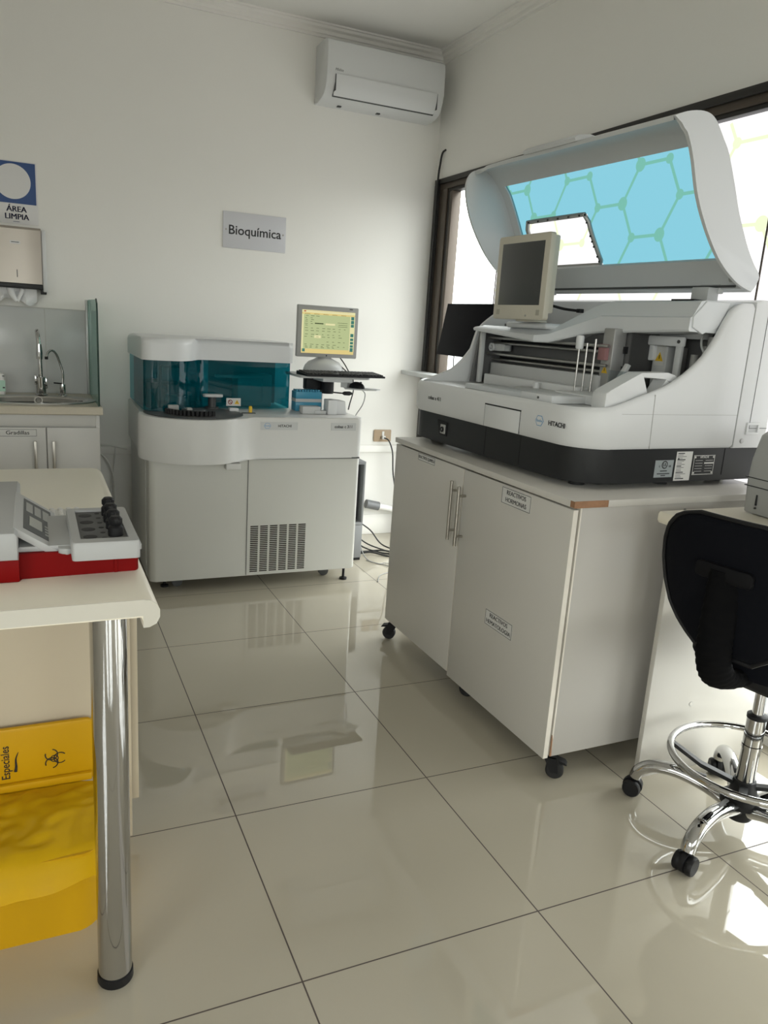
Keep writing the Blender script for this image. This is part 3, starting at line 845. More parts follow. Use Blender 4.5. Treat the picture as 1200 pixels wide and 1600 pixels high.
for p in [lidpt(ja+int((k+.5)*n_/7), cut_y0, -.017) for k in range(7)]+[lidpt(ja, cut_y0+(cut_y1-cut_y0)*(k+.5)/6, -.017) for k in range(6)]:
    B().lathe([(.004, 0), (.004, .003)], p, (-1, 0, 0), 8).make('frame_screw', CHARC, lid)
b = B()
b.rod((.572, .03, 1.552), (.572, 1.10, 1.552), .004)
b.make('lid_seal_rail', DGREY, lid)
B().lathe([(.012, 0), (.012, .02)], (.560, .02, 1.575), 'y', 14).make('lid_pivot', GREYP, lid)

# square touch monitor standing on the machine
tm = thing('touch_monitor', 'beige square monitor with a blank grey screen standing on the open-lid machine', 'monitor', (1.015+.22*math.cos(EA)-.70*math.sin(EA), .565+.22*math.sin(EA)+.70*math.cos(EA), 1.4065), EA+math.radians(-1.0))
OFF[tm.name] = Vector((0, 0, -1.4065))
b = B()
b.prism(rrect(-.163, .163, 1.413, 1.718, .012, 4), 'x', .0, .022, .004, 2, 'a')
b.prism([(-.150, 1.44), (.150, 1.44), (.150, 1.71), (-.150, 1.71)], 'x', .022, .055, .010, 2, 'b')
b.make('casing', BEIGE, tm)
B().box(-.0015, .002, -.132, .132, 1.466, 1.690, .0008).make('screen', SCREENOFF, tm)
b = B()
b.lathe([(.004, 0), (.004, .0015)], (0, -.055, 1.428), (-1, 0, 0), 10); b.make('power_light', GREYP, tm)
for y in (-.128, .128):
    b = B(); b.box(-.0008, .001, y-.010, y+.010, 1.430, 1.4495)
    b.make('speaker_grille', M('dark beige plastic', (.40, .38, .31), .5), tm)  # grille in a darker beige than the casing
B().poly((0, -.03, 1.446), *FACE_L, arc(0, 0, .006, 0, 330, 11), .001).make('menu_button', BEIGE, tm)
b = B(); b.lathe([(.06, 1.408), (.058, 1.414), (.03, 1.42)], (.07, 0, 0), seg=24); b.prism([(.055, 1.41), (.09, 1.41), (.085, 1.56), (.055, 1.56)], 'y', -.035, .035, .006)
b.lathe([(.03, 0), (.03, .02)], (.055, 0, 1.56), 'x', 20)
b.make('stand', BEIGE, tm)
b = B(); b.tube([(.08, -.10, 1.47), (.11, -.14, 1.46), (.13, -.20, 1.455)], .005, smooth=4); b.box(.12, .14, -.215, -.195, 1.448, 1.462, .002)
b.make('plug_lead', BLACK, tm)

# ================================================================ floor-standing analyser at the back
CX1, CY0, CYB = 1.085, 2.42, 3.16
c3 = thing('chemistry_analyzer', 'white floor-standing analyser with teal smoked windows against the back wall', 'lab machine', (.54, 2.8, 0))
lobe_c, lobe_r = (.237, 2.540), .266
def body_plan(ins=0.0):
    p = [(0+ins, CYB), (0+ins, 2.60)]
    a0 = 195; p += arc(lobe_c[0], lobe_c[1], lobe_r-ins, 184, 305, 22)
    # concave sweep from the lobe back to the flat front
    ex, ey = p[-1]
    p += [(ex+.035, ey+.040), (ex+.068, ey+.066), (ex+.105, ey+.080), (ex+.15, CY0+ins-.0005)]
    p += arc(CX1-.03-ins, CY0+.03+ins, .03, 270, 360, 5)
    p += [(CX1-ins, CYB)]
    return p
ex_, ey_ = arc(lobe_c[0], lobe_c[1], lobe_r, 184, 305, 22)[-1]
b = B(); b.prism(body_plan(), 'z', .678, .885, .010, 3, 'both'); b.make('upper_body', WHITEC, c3, ang=50)
b = B(); b.prism(rrect(.012, CX1-.004, CY0+.004, CYB, [.03, .02, .01, .01], 5), 'z', .072, .676, .004, 2)
lb = b.make('lower_body', WHITE, c3)
b = B(); b.box(.483, .486, CY0+.002, CY0+.008, .075, .676); b.box(.49, CX1-.01, CY0-.0005, CY0+.02, .6745, .681)
b.make('door_gap', DGREY, lb)
b = B(); b.box(.365, .438, CY0-.040, CY0+.006, .632, .664, .005); b.make('door_pull', WHITEC, lb)
b = B()
for k in range(6):
    x0 = .503+k*.0505
    for j in range(25): b.box(x0, x0+.040, CY0+.0028, CY0+.0050, .090+j*.0099, .0957+j*.0099)
b.make('vent_grille', M('vent dark', (.025, .018, .016), .8, spec=.1), lb)
b = B(); b.box(-.0005, .002, 2.47, 2.472, .10, .88); b.make('side_seam', GREYP, c3)
foot = B(); foot.lathe([(.020, 0), (.020, .010), (.007, .014), (.007, .074)], (0, 0, 0), seg=16)
foot = foot.make('levelling_foot', BLACK, c3); 
fo = OFF[c3.name]
foot.data.transform(Matrix.Translation(-fo))
foot.location = Vector((1.035, 2.46, 0))+fo
for x, y in ((.10, 2.56), (.07, 3.10), (1.035, 3.1)): inst(foot, Vector((x, y, 0))+fo, 0, c3)
cs = B(); cs.lathe([(.010, -.012), (.026, -.012), (.026, .012), (.010, .012)], (0, 0, .026), 'y', 20); cs.box(-.016, .016, -.018, .018, .040, .073, .003)
cs = cs.make('caster', DGREY, c3); cs.data.transform(Matrix.Translation(-fo)); cs.location = Vector((.95, 2.55, 0))+fo
inst(cs, Vector((.16, 2.55, 0))+fo, 0, c3)
# marks on the front
b = B(); yF = CY0-.0008
b.rect((.636, yF, .842), *FACE_F, .190, .040, .0006); hex_logo(b, (.575, yF-.0006, .843), FACE_F, .016)
b.mi = 2; b.text('HITACHI', .018, (.664, yF-.0006, .842), *FACE_F, .0003, bold=.0004)
b.make('maker_emblem', [LGREY, LBLUE, INK], c3)
b = B(); b.rect((.978, yF, .840), *FACE_F, .135, .040, .0006); b.mi = 1; b.text('cobas c 311', .021, (.978, yF-.0006, .840), *FACE_F, .0003, bold=.0005)
b.make('model_badge', [LGREY, INK], c3)
# deck: dark turntable inside the lobe, front trays
b = B(); b.lathe([(.236, .886), (.236, .889), (.228, .891), (.06, .893), (.058, .905), (0, .906)], (lobe_c[0]+.002, lobe_c[1]-.002, 0), seg=56)
tt = b.make('turntable', DGREY, c3)
b = B()
for k in range(14):
    a = PI+.25+k*.13; b.lathe([(.010, .892), (.010, .915)], (lobe_c[0]+.01+.15*math.cos(a), lobe_c[1]-.02+.15*math.sin(a), 0), seg=12)
b.make('sample_cup', BLACK, tt)
B().box(.115, .165, 2.52, 2.56, .893, .925, .004).make('disk_clamp', GREYP, tt); B().box(.20, .225, 2.50, 2.53, .893, .915, .003).make('disk_clamp', GREYP, tt)
# cap over the windows
CAPY = 2.735
def cap_plan(ins=0):
    p = [(0.0+ins, CYB-.01), (0.0+ins, 2.60)]
    p += arc(.05+ins, 2.585+ins, .05, 180, 262, 5)
    p += [(.11, 2.528+ins), (.165-ins*.3, 2.535+ins), (.205-ins*.4, 2.560+ins), (.238-ins*.4, 2.605+ins), (.262-ins*.3, 2.655+ins), (.288, 2.705+ins), (.318, CAPY-.006+ins), (.35, CAPY+ins)]
    p += arc(.80-.03-ins, CAPY+.03+ins, .03, 270, 360, 5)
    p += [(.80-ins, CYB-.01)]
    return p
b = B(); b.prism(cap_plan(), 'z', 1.132, 1.236, .040, 6, 'b'); b.make('cap', WHITE2, c3, ang=55)
# teal windows
wp = cap_plan(.010)
b = B(); b.grid([[(x, y, .892) for x, y in wp], [(x, y, 1.133) for x, y in wp]]); b.make('tinted_window', TEAL, c3, ang=50)
# inside: back board, posts, probe arm, tanks
b = B(); b.box(.02, .79, 3.05, 3.06, .886, 1.132); b.make('inner_board', DALU, c3)
b = B(); b.box(.33, .36, 2.80, 2.83, .886, 1.131, .003); b.make('probe_column', LGREY, c3)
b = B(); b.box(.40, .66, 2.80, 2.84, 1.04, 1.055, .003); b.rod((.655, 2.82, .92), (.655, 2.82, 1.05), .004); b.make('probe_arm', GREYP, c3)
b = B(); b.box(.53, .72, 2.86, 3.0, .887, 1.06, .01); b.make('reaction_cover', GREYP, c3)
b = B(); b.lathe([(.05, .887), (.05, .99), (.02, 1.0)], (.09, 2.75, 0), seg=20); b.lathe([(.03, .99), (.045, 1.02), (.03, 1.035)], (.055, 2.68, 0), seg=20); b.tube([(.10, 2.66, .90), (.10, 2.66, 1.08), (.12, 2.68, 1.095), (.2, 2.74, 1.09)], .007, smooth=4); b.make('wash_station', BLACK, c3)
b = B(); b.box(.03, .30, 2.80, 3.0, .886, 1.0, .01); b.box(.1, .25, 2.72, 2.8, .886, .95, .008); b.make('reagent_cover', CHARC, c3)
b = B(); b.lathe([(.035, .888), (.035, .90)], (.36, 2.70, 0), seg=20)
b.lathe([(.02, .90), (.02, .95)], (.36, 2.70, 0), seg=20); mm = b.make('mixer', DGREY, c3)
b = B(); b.prism(rrect(.31, .41, 2.655, 2.705, .02, 4), 'z', .952, .966, .003); b.make('mixer_cap', LGREY, mm)
b = B(); b.box(.435, .51, 2.705, 2.708, .905, .945); warnpos = (.49, 2.7045, .924)
warn(b, (.490, 2.7046, .925), FACE_F, .013)
b.mi = 3; b.poly((.455, 2.7046, .925), *FACE_F, arc(0, 0, .012, 0, 340, 17), .0005); b.mi = 0; b.poly((.455, 2.7042, .925), *FACE_F, arc(0, 0, .008, 0, 340, 17), .0005)
b.mi = 3; b.rect((.455, 2.7038, .925), Vector((1, 0, -1)), Vector((1, 0, 1)), .018, .003, .0004)
b.make('warning_card', [LABELW, WARN, INK, RED], c3)
b = B(); b.box(.43, .475, 2.60, 2.64, .885, .905, .003); b.make('card_holder', WHITE2, c3)
b = B(); b.lathe([(.009, .886), (.009, .914), (.006, .918)], (.535, 2.60, 0), seg=14); b.make('yellow_nozzle', WARN, c3)
b = B(); b.box(.48, .55, 2.55, 2.57, .8855, .889, .001); b.make('deck_slot', DGREY, c3)
# rack tray at the right of the deck
b = B()
b.box(.865, .93, 2.555, 2.60, .886, .905, .003)
b.box(.80, .90, 2.56, 2.62, .886, .925, .003)
b.make('tray_block', LGREY, c3)
b = B(); b.box(.935, .985, 2.545, 2.62, .886, .962, .004); b.prism([(.985, .886), (1.045, .886), (1.035, .955), (.985, .958)], 'y', 2.56, 2.66, .003); b.make('tray_post', WHITE2, c3)

rk = thing('reagent_rack', 'small blue plastic rack standing on the right deck of the floor-standing analyser', 'rack', (.88, 2.72, .886))
b = B(); b.box(.80, .945, 2.68, 2.76, .886, .935, .003); b.box(.80, .945, 2.68, 2.76, .952, .99, .003); b.make('tray', TEALRACK, rk)
b = B(); b.box(.80, .945, 2.681, 2.759, .935, .952); b.make('band', LGREY, rk)
b = B()
for k in range(9): b.box(.806+k*.015, .816+k*.015, 2.69, 2.75, .99, .999, .001)
b.make('tube_cap', TEALRACK, rk)

# swivel stand with monitor, keyboard and mouse
ar = thing('swivel_arm', 'black swivel arm with a grey keyboard tray on the deck of the teal-windowed analyser', 'stand', (.985, 2.80, .885))
B().lathe([(.011, .885), (.011, 1.0)], (.985, 2.80, 0), seg=16).make('post', STEEL, ar)
b = B(); b.lathe([(.034, .975), (.036, .98), (.036, 1.05), (.032, 1.055)], (1.01, 2.78, 0), seg=24); b.box(.89, .98, 2.79, 2.85, .99, 1.06, .008); b.make('pivot', BLACK, ar)
b = B(); b.rod((1.04, 2.77, .982), (1.11, 2.76, .978), .004); b.lathe([(.005, 0), (.011, .01), (.012, .04), (.006, .055)], (1.095, 2.762, .979), (1, -.05, 0), 14); b.make('lever', BLACK, ar)
b = B(); b.prism(rrect(.80, 1.20, 2.62, 2.90, .02, 4), 'z', 1.066, 1.080, .003); b.box(.93, 1.10, 2.63, 2.80, 1.048, 1.067, .004); b.make('tray', LGREY, ar)
b = B(); b.prism([(1.06, 2.64), (1.14, 2.58), (1.22, 2.58), (1.26, 2.62), (1.20, 2.70), (1.09, 2.74)], 'z', 1.012, 1.019, .002); b.prism([(1.05, 2.68), (1.08, 2.66), (1.12, 2.70), (1.10, 2.75)], 'z', 1.019, 1.066); b.make('mouse_tray', LGREY, ar)

mo = thing('flat_monitor', 'grey-framed monitor showing a pale green results page beside the teal-windowed analyser', 'monitor', (1.005, 2.79, 1.080), math.radians(3))
OFF[mo.name] = Vector((0, 0, -1.080))
b = B(); b.prism(rrect(-.176, .176, 1.168, 1.440, .006, 3), 'y', 0, .03, .003, 2)
b.prism(rrect(-.14, .14, 1.19, 1.42, .03, 4), 'y', .03, .055, .01, 2, 'b'); b.make('casing', GREYP, mo)
b = B(); b.lathe([(.104, 1.0805), (.112, 1.088), (.112, 1.100), (.104, 1.122), (.085, 1.143), (.055, 1.156), (.04, 1.165), (.035, 1.22)], (0, .045, 0), seg=36); b.make('stand', LGREY, mo)
sy = -.0006
b = B(); SW, SH, SZ = .310, .226, 1.302
b.rect((0, sy, SZ), *FACE_F, SW, SH, .0006)
def sr(mi, x0, x1, y0, y1, d=.0004):
    """rectangle in screen fractions, y from the top"""
    b.mi = mi; b.rect(((x0+x1-1)/2*SW, sy-.0006, SZ+(.5-(y0+y1)/2)*SH), *FACE_F, (x1-x0)*SW, (y1-y0)*SH, d)
sr(2, 0, 1, 0, .06); sr(1, 0, 1, .06, .10); sr(1, 0, 1, .90, 1); sr(2, 0, .03, .1, .9); sr(2, .91, 1, .1, .9); sr(2, .91, 1, .37, .50, .0006)
for k, (a, c_) in enumerate(((.10, .18), (.19, .27), (.28, .35), (.50, .58), (.61, .67), (.69, .75), (.77, .83), (.84, .93))): sr(3, .925, .985, a, c_, .0007)
sr(3, .02, .07, .90, .97, .0007)
b.mi = 4
sr(4, .24, .40, .29, .315, .0006); sr(2, .44, .62, .29, .33, .0006); sr(2, .24, .36, .58, .64, .0006)
for (yy, n_) in ((.13, 3), (.18, 2), (.22, 2), (.26, 2), (.31, 2), (.35, 1), (.41, 8), (.47, 7), (.555, 7), (.61, 7), (.72, 4), (.79, 6), (.83, 8), (.86, 6)):
    for k in range(n_):
        x0 = .05+k*.105+random.uniform(0, .02); 
        if yy == .72: x0 += .42
        sr(4, x0, x0+random.uniform(.03, .065), yy, yy+.009, .0006)
for yy in (.26, .31, .35): sr(4, .66+random.uniform(0, .08), .86, yy, yy+.008, .0006)
for k in range(5): sr(4, .05+k*.17, .15+k*.17, .085, .092, .0006)
sr(5, .03, .07, .02, .045, .0006); sr(5, .03, .9, .015, .018, .0005)
b.make('screen', [SCR_PAGE, SCR_AMBER, SCR_CREAM, SCR_TEAL, SCR_INK, SCR_RED], mo)
b = B(); b.rect((.13, -.0004, 1.431), *FACE_F, .02, .004, .0005); b.lathe([(.004, 0), (.004, .001)], (-.005, 0, 1.178), (0, -1, 0), 10); b.make('maker_badge', INK, mo)

kb = thing('keyboard', 'black keyboard on the swivel tray, in front of the lit monitor', 'keyboard', (1.035, 2.64, 1.0805), math.radians(3.5))
OFF[kb.name] = Vector((0, 0, -1.0805))
B().prism([(-.075, 1.0805), (.075, 1.0805), (.075, 1.100), (-.075, 1.090)], 'x', -.228, .228, .003).make('case', BLACK, kb)
b = B()
for r in range(6):
    for c_ in range(22):
        if r == 0 and 3 < c_ < 9 and c_ != 4: continue
        w_ = .016 if not (r == 0 and c_ == 4) else .10
        x0 = -.220+c_*.0201; y0 = -.068+r*.0225
        z0 = 1.0805+.0095+(y0+.075)/.15*.010
        b.box(x0, x0+w_, y0, y0+.018, z0-.002, z0+.007, .002, 1)
b.make('keycaps', CHARC, kb)
ms = thing('computer_mouse', 'black mouse on the small round tray under the keyboard', 'mouse', (1.135, 2.655, 1.0195), math.radians(-70))
OFF[ms.name] = Vector((0, 0, -1.0195))
b = B(); mk = b.mark(); bmesh.ops.create_uvsphere(b.bm, u_segments=20, v_segments=12, radius=1)
for v in b.bm.verts: v.co = Vector((v.co.x*.055, v.co.y*.031, 1.0195+max(0, v.co.z)*.034))
b.make('shell', BLACK, ms)
B().lathe([(.006, -.003), (.006, .003)], (.03, 0, 1.0495), 'y', 12).make('scroll_wheel', DGREY, ms)

# pc stand behind the analyser
pc = thing('computer_stand', 'grey open-sided metal stand half hidden behind the teal-windowed analyser', 'stand', (1.16, 2.85, 0))
b = B(); b.box(1.095, 1.262, 2.76, 3.10, .015, .215, .004); b.box(1.095, 1.262, 2.76, 3.10, .215, .232, .002); b.box(1.250, 1.262, 2.76, 3.10, .232, .575, .002); b.box(1.095, 1.262, 2.76, 3.10, .575, .592, .002); b.box(1.095, 1.262, 3.085, 3.10, .232, .575); b.make('frame', M('stand grey', (.20, .205, .21), .5), pc)
b = B(); b.box(1.10, 1.258, 2.765, 3.09, 0, .015); b.make('base', BLACK, pc)
pt_ = thing('computer_tower', 'black computer tower on the shelf of the grey stand', 'computer', (1.16, 2.92, .2325))
B().box(1.10, 1.225, 2.79, 3.07, .2325, .545, .005).make('case', BLACK, pt_)
b = B()
for k in range(5): b.box(1.112, 1.213, 2.787, 2.791, .27+k*.05, .295+k*.05)
b.make('drive_bay', DGREY, pt_)

# ================================================================ things on the back wall
ac = thing('air_conditioner', 'white split air conditioner high in the corner above the window', 'air conditioner', (1.40, YB, 2.545))
AX0, AX1 = 1.043, 1.760
apf = [(YB, 2.845), (3.135, 2.845), (3.108, 2.832), (3.100, 2.80), (3.100, 2.670), (3.106, 2.630), (3.120, 2.595), (3.145, 2.568), (3.19, 2.552), (3.24, 2.546), (YB, 2.546)]
B().prism(apf, 'x', AX0, AX1, .006, 2).make('casing', WHITE2, ac, ang=30)
b = B(); b.prism([(3.0985, 2.668), (3.104, 2.628), (3.118, 2.592), (3.136, 2.571), (3.130, 2.566), (3.112, 2.588), (3.098, 2.626), (3.0925, 2.668)], 'x', AX0+.052, AX1-.045); lv = b.make('louver', WHITE2, ac)
b = B(); b.prism([(3.128, 2.571), (3.142, 2.562), (3.146, 2.566), (3.132, 2.576)], 'x', AX0+.050, AX1-.043); b.box(AX0+.0505, AX0+.0525, 3.093, 3.13, 2.585, 2.667); b.box(AX1-.0445, AX1-.0425, 3.093, 3.13, 2.585, 2.667); b.make('outlet_gap', DGREY, ac)
b = B(); b.text('Midea', .020, (AX0+.070, 3.0995, 2.690), *FACE_F, .0004, shear=.3); b.make('lettering', GINK, ac)
b = B()
for x in (1.16, 1.40): b.box(x, x+.022, 3.23, 3.25, 2.541, 2.547)
b.make('underside_clip', DGREY, ac)

sg = thing('wall_sign', 'white acrylic plate reading Bioquímica on the back wall', 'sign', (.718, YB, 1.73))
b = B(); b.prism(rrect(.535, .900, 1.730, 1.925, .002, 2), 'y', YB-.006, YB, .001); b.make('plate', SIGNG, sg)
b = B(); b.text('Bioquímica', .070, (.718, YB-.0064, 1.826), *FACE_F, .0005, bold=.0008, sx=1.0); b.make('lettering', INK, sg)
b = B()
for x in (.552, .884): b.lathe([(.005, 0), (.004, .003)], (x, YB-.006, 1.828), (0, -1, 0), 12)
b.make('fixing_screw', NICKEL, sg)

az = thing('area_sign', 'blue and white sign with an empty white disc reading ÁREA LIMPIA above the towel dispenser', 'sign', (-.51, YB, 1.742))
b = B(); b.box(-.630, -.412, YB-.004, YB, 1.742, 2.040, .001); b.make('board', SIGNW, az)
b = B(); b.rect((-.5205, YB-.0045, 1.937), *FACE_F, .203, .196, .0005); b.mi = 1; b.poly((-.525, YB-.0050, 1.942), *FACE_F, arc(0, 0, .083, 0, 354, 59), .0005); b.make('blue_field', [BLUE, SIGNW], az)
b = B(); b.fat('ÁREA', .038, (-.512, YB-.0045, 1.811), *FACE_F, .0011); b.fat('LIMPIA', .038, (-.512, YB-.0045, 1.775), *FACE_F, .0011); b.mi = 0
b.rect((-.515, YB-.0045, 1.752), *FACE_F, .03, .002, .0003); b.make('lettering', BINK, az)

dp = thing('towel_dispenser', 'polished steel paper towel dispenser on the wall above the sink', 'dispenser', (-.52, YB, 1.41))
b = B(); b.prism([(YB, 1.722), (3.205, 1.722), (3.192, 1.71), (3.182, 1.450), (YB, 1.450)], 'x', -.66, -.405, .003); b.make('cover', MIRROR, dp)
b = B(); b.prism([(YB, 1.716), (3.215, 1.716), (3.20, 1.70), (3.184, 1.440), (3.20, 1.415), (YB, 1.405)], 'x', -.404, -.384, .005); b.make('end_cap', WHITE2, dp)
b = B(); b.box(-.66, -.404, 3.186, YB, 1.425, 1.450, .003); b.box(-.415, -.388, 3.21, 3.27, 1.402, 1.428, .002); b.make('base_strip', CHARC, dp)
b = B(); b.rect((-.525, 3.1865, 1.645), *FACE_F, .048, .014, .0015); b.mi = 1; b.rect((-.525, 3.185, 1.646), *FACE_F, .036, .003, .0008); b.make('maker_badge', [ALU, INK], dp)
b = B(); b.box(-.523, -.519, 3.1815, 3.186, 1.478, 1.515); b.make('sight_slot', DGREY, dp)
tw = thing('paper_towel', 'crumpled white paper towel hanging from the dispenser', 'paper towel', (-.52, 3.24, 1.345))
b = B(); rows = []
for i in range(9):
    row = []
    for j in range(17):
        u, v = j/16, i/8
        row.append((-.640+.205*u, 3.232+.022*math.sin(u*11+v*3)*v+.012*math.sin(u*23)*v, 1.428-.082*v*(1-.35*math.sin(u*PI*1.2)**2)-.006*math.sin(u*17)*v))
    rows.append(row)
b.grid(rows); b.tube([(-.555, 3.225, 1.425), (-.55, 3.21, 1.395), (-.53, 3.205, 1.36)], lambda t: .022*(1-.6*t), 10, smooth=4); b.tube([(-.50, 3.22, 1.42), (-.515, 3.21, 1.385), (-.525, 3.21, 1.36)], lambda t: .012*(1-.5*t), 8, smooth=4)
b.make('sheet', PAPER, tw)

# outlet with a plug and its lead
ol = thing('power_outlet', 'bronze wall outlet plate low on the back wall beside the rolling cabinet', 'outlet', (1.594, YB, .66))
B().prism(rrect(1.533, 1.655, .622, .700, .006, 3), 'y', YB-.010, YB, .003).make('plate', BRASS, ol)
b = B(); b.box(1.588, 1.604, YB-.013, YB-.009, .645, .690, .002); b.make('socket_insert', PVC, ol)
pg = thing('plug_lead', 'black lead with a plug hanging from the bronze outlet', 'cable', (1.593, 3.27, 0.1))
b = B(); b.box(1.585, 1.607, YB-.034, YB-.0132, .640, .662, .003); b.make('plug', PVC, pg)
b = B(); b.tube([(1.596, YB-.034, .650), (1.62, YB-.055, .635), (1.645, YB-.07, .56), (1.655, YB-.08, .42), (1.69, YB-.09, .25), (1.74, YB-.10, .05), (1.74, YB-.2, .005)], .0045, smooth=6); b.make('lead', CABLEB, pg)

# pipe stub with grey coupling
pp = thing('drain_pipe', 'white plastic pipe with a grey coupling low on the wall behind the rolling cabinet', 'pipe', (1.60, 3.22, .18))
b = B(); b.rod((1.555, 3.245, .205), (1.80, 3.245, .150), .022); b.make('pipe', PVC, pp)
b = B(); b.rod((1.485, 3.245, .221), (1.575, 3.245, .201), .029); b.make('coupling', PVCG, pp)

def cable(pts, r, mat, label, name='cable', smooth=6):
    o = B().tube(pts, r, 8, smooth=smooth).make(name, mat, None, loc=tuple(pts[0]))
    return tag(o, label, 'cable', 'loose leads around the machines')
cable([(1.135, 2.72, 1.07), (1.15, 2.74, 1.0), (1.14, 2.76, .92), (1.15, 2.80, .886)], .0035, CABLEB, 'thicker black lead dropping from the keyboard tray to the analyser deck')
cable([(1.18, 2.68, 1.005), (1.205, 2.70, .98), (1.21, 2.74, .92), (1.195, 2.80, .85), (1.20, 2.86, .78), (1.245, 2.92, .70), (1.285, 2.95, .62), (1.283, 2.96, .52), (1.30, 2.97, .44), (1.34, 3.0, .35), (1.35, 3.0, .26), (1.30, 2.95, .16), (1.285, 2.82, .06), (1.30, 2.74, .005), (1.36, 2.62, .005), (1.44, 2.5, .005)], .003, CABLEG, 'thin grey lead running from the mouse tray down the analyser side to the floor')
cable([(.99, 2.87, 1.17), (1.05, 2.82, 1.155), (1.10, 2.77, 1.11), (1.13, 2.76, 1.083)], .0032, CABLEB, 'black lead curving from the lit monitor to its tray, lower of two')
cable([(1.09, 2.87, 1.19), (1.11, 2.80, 1.14), (1.14, 2.78, 1.085)], .0032, CABLEB, 'short black lead falling straight behind the lit monitor')
cable([(1.29, 3.05, .26), (1.33, 3.03, .18), (1.42, 3.0, .11), (1.48, 2.95, .03), (1.56, 2.85, .006)], .0045, CABLEB, 'black lead sweeping highest across the gap behind the rolling cabinet')
cable([(1.285, 3.02, .22), (1.31, 3.0, .11), (1.38, 2.95, .04), (1.50, 2.85, .006)], .0045, CABLEB, 'black lead sagging below the highest one behind the rolling cabinet')
cable([(1.285, 2.98, .10), (1.34, 2.93, .03), (1.44, 2.85, .006), (1.52, 2.80, .006)], .0045, CABLEB, 'black lead reaching the floor midway between stand and rolling cabinet')
cable([(1.28, 2.86, .006), (1.36, 2.84, .018), (1.44, 2.79, .006), (1.52, 2.74, .006)], .0055, CABLEB, 'black lead lying flat on the floor tiles by the stand, front of two')
cable([(1.28, 2.90, .006), (1.36, 2.90, .006), (1.45, 2.86, .018), (1.53, 2.82, .006)], .0055, CABLEB, 'black lead lying flat on the floor tiles by the stand, rear of two')
cable([(1.29, 2.74, .004), (1.33, 2.66, .004), (1.38, 2.66, .004), (1.44, 2.60, .004), (1.37, 2.52, .004), (1.26, 2.46, .004), (1.20, 2.36, .004)], .0024, CABLEG, 'grey thin lead looping on the floor in front of the stand')
cable([(-.17, YB-.028, .61), (-.10, YB-.05, .612), (-.04, YB-.06, .60), (.0, YB-.07, .595)], .005, CABLEW, 'white lead lying on the wall trunking beside the sink cabinet')
cable([(-.165, YB-.04, .58), (-.11, YB-.07, .53), (-.075, YB-.09, .42), (-.075, YB-.10, .25), (-.09, YB-.1, .05), (-.09, YB-.15, .006)], .005, CABLEW, 'white lead hanging in a bow from the trunking beside the sink cabinet')
cable([(-.06, YB-.03, .60), (-.07, YB-.05, .50), (-.085, YB-.06, .40), (-.10, YB-.06, .30)], .003, CABLEW, 'thin white lead dangling behind the bowed one by the sink cabinet')
cable([(XW-.004, 3.19, 2.405), (XW-.012, 3.215, 2.39), (XW-.017, 3.225, 2.33), (XW-.020, 3.235, 2.2), (XW-.020, 3.236, 1.7), (XW-.020, 3.236, 1.115)], .006, CABLEB, 'black lead running down the corner edge of the bronze window frame')

# ================================================================ shelf and monitor in the window corner
sh = tag(B().box(1.700, XW-.022, 1.76, YB-.002, 1.062, 1.088, .002).make('shelf_board', LGREY, None, loc=(1.76, 2.5, 1.062)), 'grey board shelf fixed in the corner beneath the window behind the open-lid machine', 'shelf')
bm_ = thing('black_monitor', 'black flat monitor on the corner shelf against the window', 'monitor', (1.765, 2.56, 1.088), 0)
b = B(); b.prism([(1.700, 1.216), (1.725, 1.214), (1.772, 1.503), (1.748, 1.505)], 'y', 2.29, 2.832, .003); b.make('panel', SCREENBLK, bm_)
b = B(); b.prism(rrect(1.708, 1.822, 2.46, 2.66, .03, 5), 'z', 1.0885, 1.098, .002); b.prism([(1.755, 1.098), (1.785, 1.098), (1.785, 1.34), (1.762, 1.34)], 'y', 2.53, 2.59); b.make('stand', BLACK, bm_)
cable([(1.745, 2.70, 1.235), (1.75, 2.71, 1.18), (1.765, 2.73, 1.13), (1.77, 2.74, 1.11)], .003, CABLEB, 'thin black lead hanging below the black monitor at the window')
tag(B().lathe([(.034, 1.0885), (.034, 1.098), (.02, 1.116), (.0, 1.12)], (1.755, 2.745, 0), seg=20).make('desk_speaker', BLACK, None), 'small black dome on the corner shelf below the black monitor', 'speaker')

# ================================================================ sink corner
SX1, SYF = -.182, 2.70
sk = thing('sink_cabinet', 'pale grey two-door sink cabinet against the back wall', 'cabinet', (-.8, 3.0, 0))
b = B(); b.box(-1.40, SX1, SYF+.020, YB-.03, .08, .850); b.box(-1.40, SX1, SYF+.006, SYF+.02, .795, .850, .001); b.box(SX1-.018, SX1, SYF+.002, SYF+.02, .08, .85, .001); b.make('carcass', M('grey melamine', (.56, .55, .52), .4), sk)
def sdoor(x0, x1, xh):
    d = B().box(x0, x1, SYF, SYF+.018, .10, .788, .0015).make('door', MATS['grey melamine'], sk)
    h = B(); h.box(xh-.0065, xh+.0065, SYF-.030, SYF-.022, .575, .728, .002); h.box(xh-.005, xh+.005, SYF-.024, SYF+.001, .585, .597); h.box(xh-.005, xh+.005, SYF-.024, SYF+.001, .706, .718); h.make('handle', NICKEL, d)
    return d
da = sdoor(-.98, -.424, -.472); db = sdoor(-.419, SX1-.002, -.392)
plate(da, (-.545, SYF-.0004, .763), FACE_F, .165, .036, ['Gradillas'], .026, .03, sx=1.1)
ct = B()
wx0, wx1, wy0, wy1, hcx, hcy = -1.45, -.168, SYF-.022, YB-.013, -.48, 2.94
angs = sorted([2*PI*k/64 for k in range(64)]+[math.atan2(y-hcy, x-hcx) % (2*PI) for x in (wx0, wx1) for y in (wy0, wy1)])
def hole(rx, ry, z): return [(hcx+rx*math.cos(a), hcy+ry*math.sin(a), z) for a in angs]
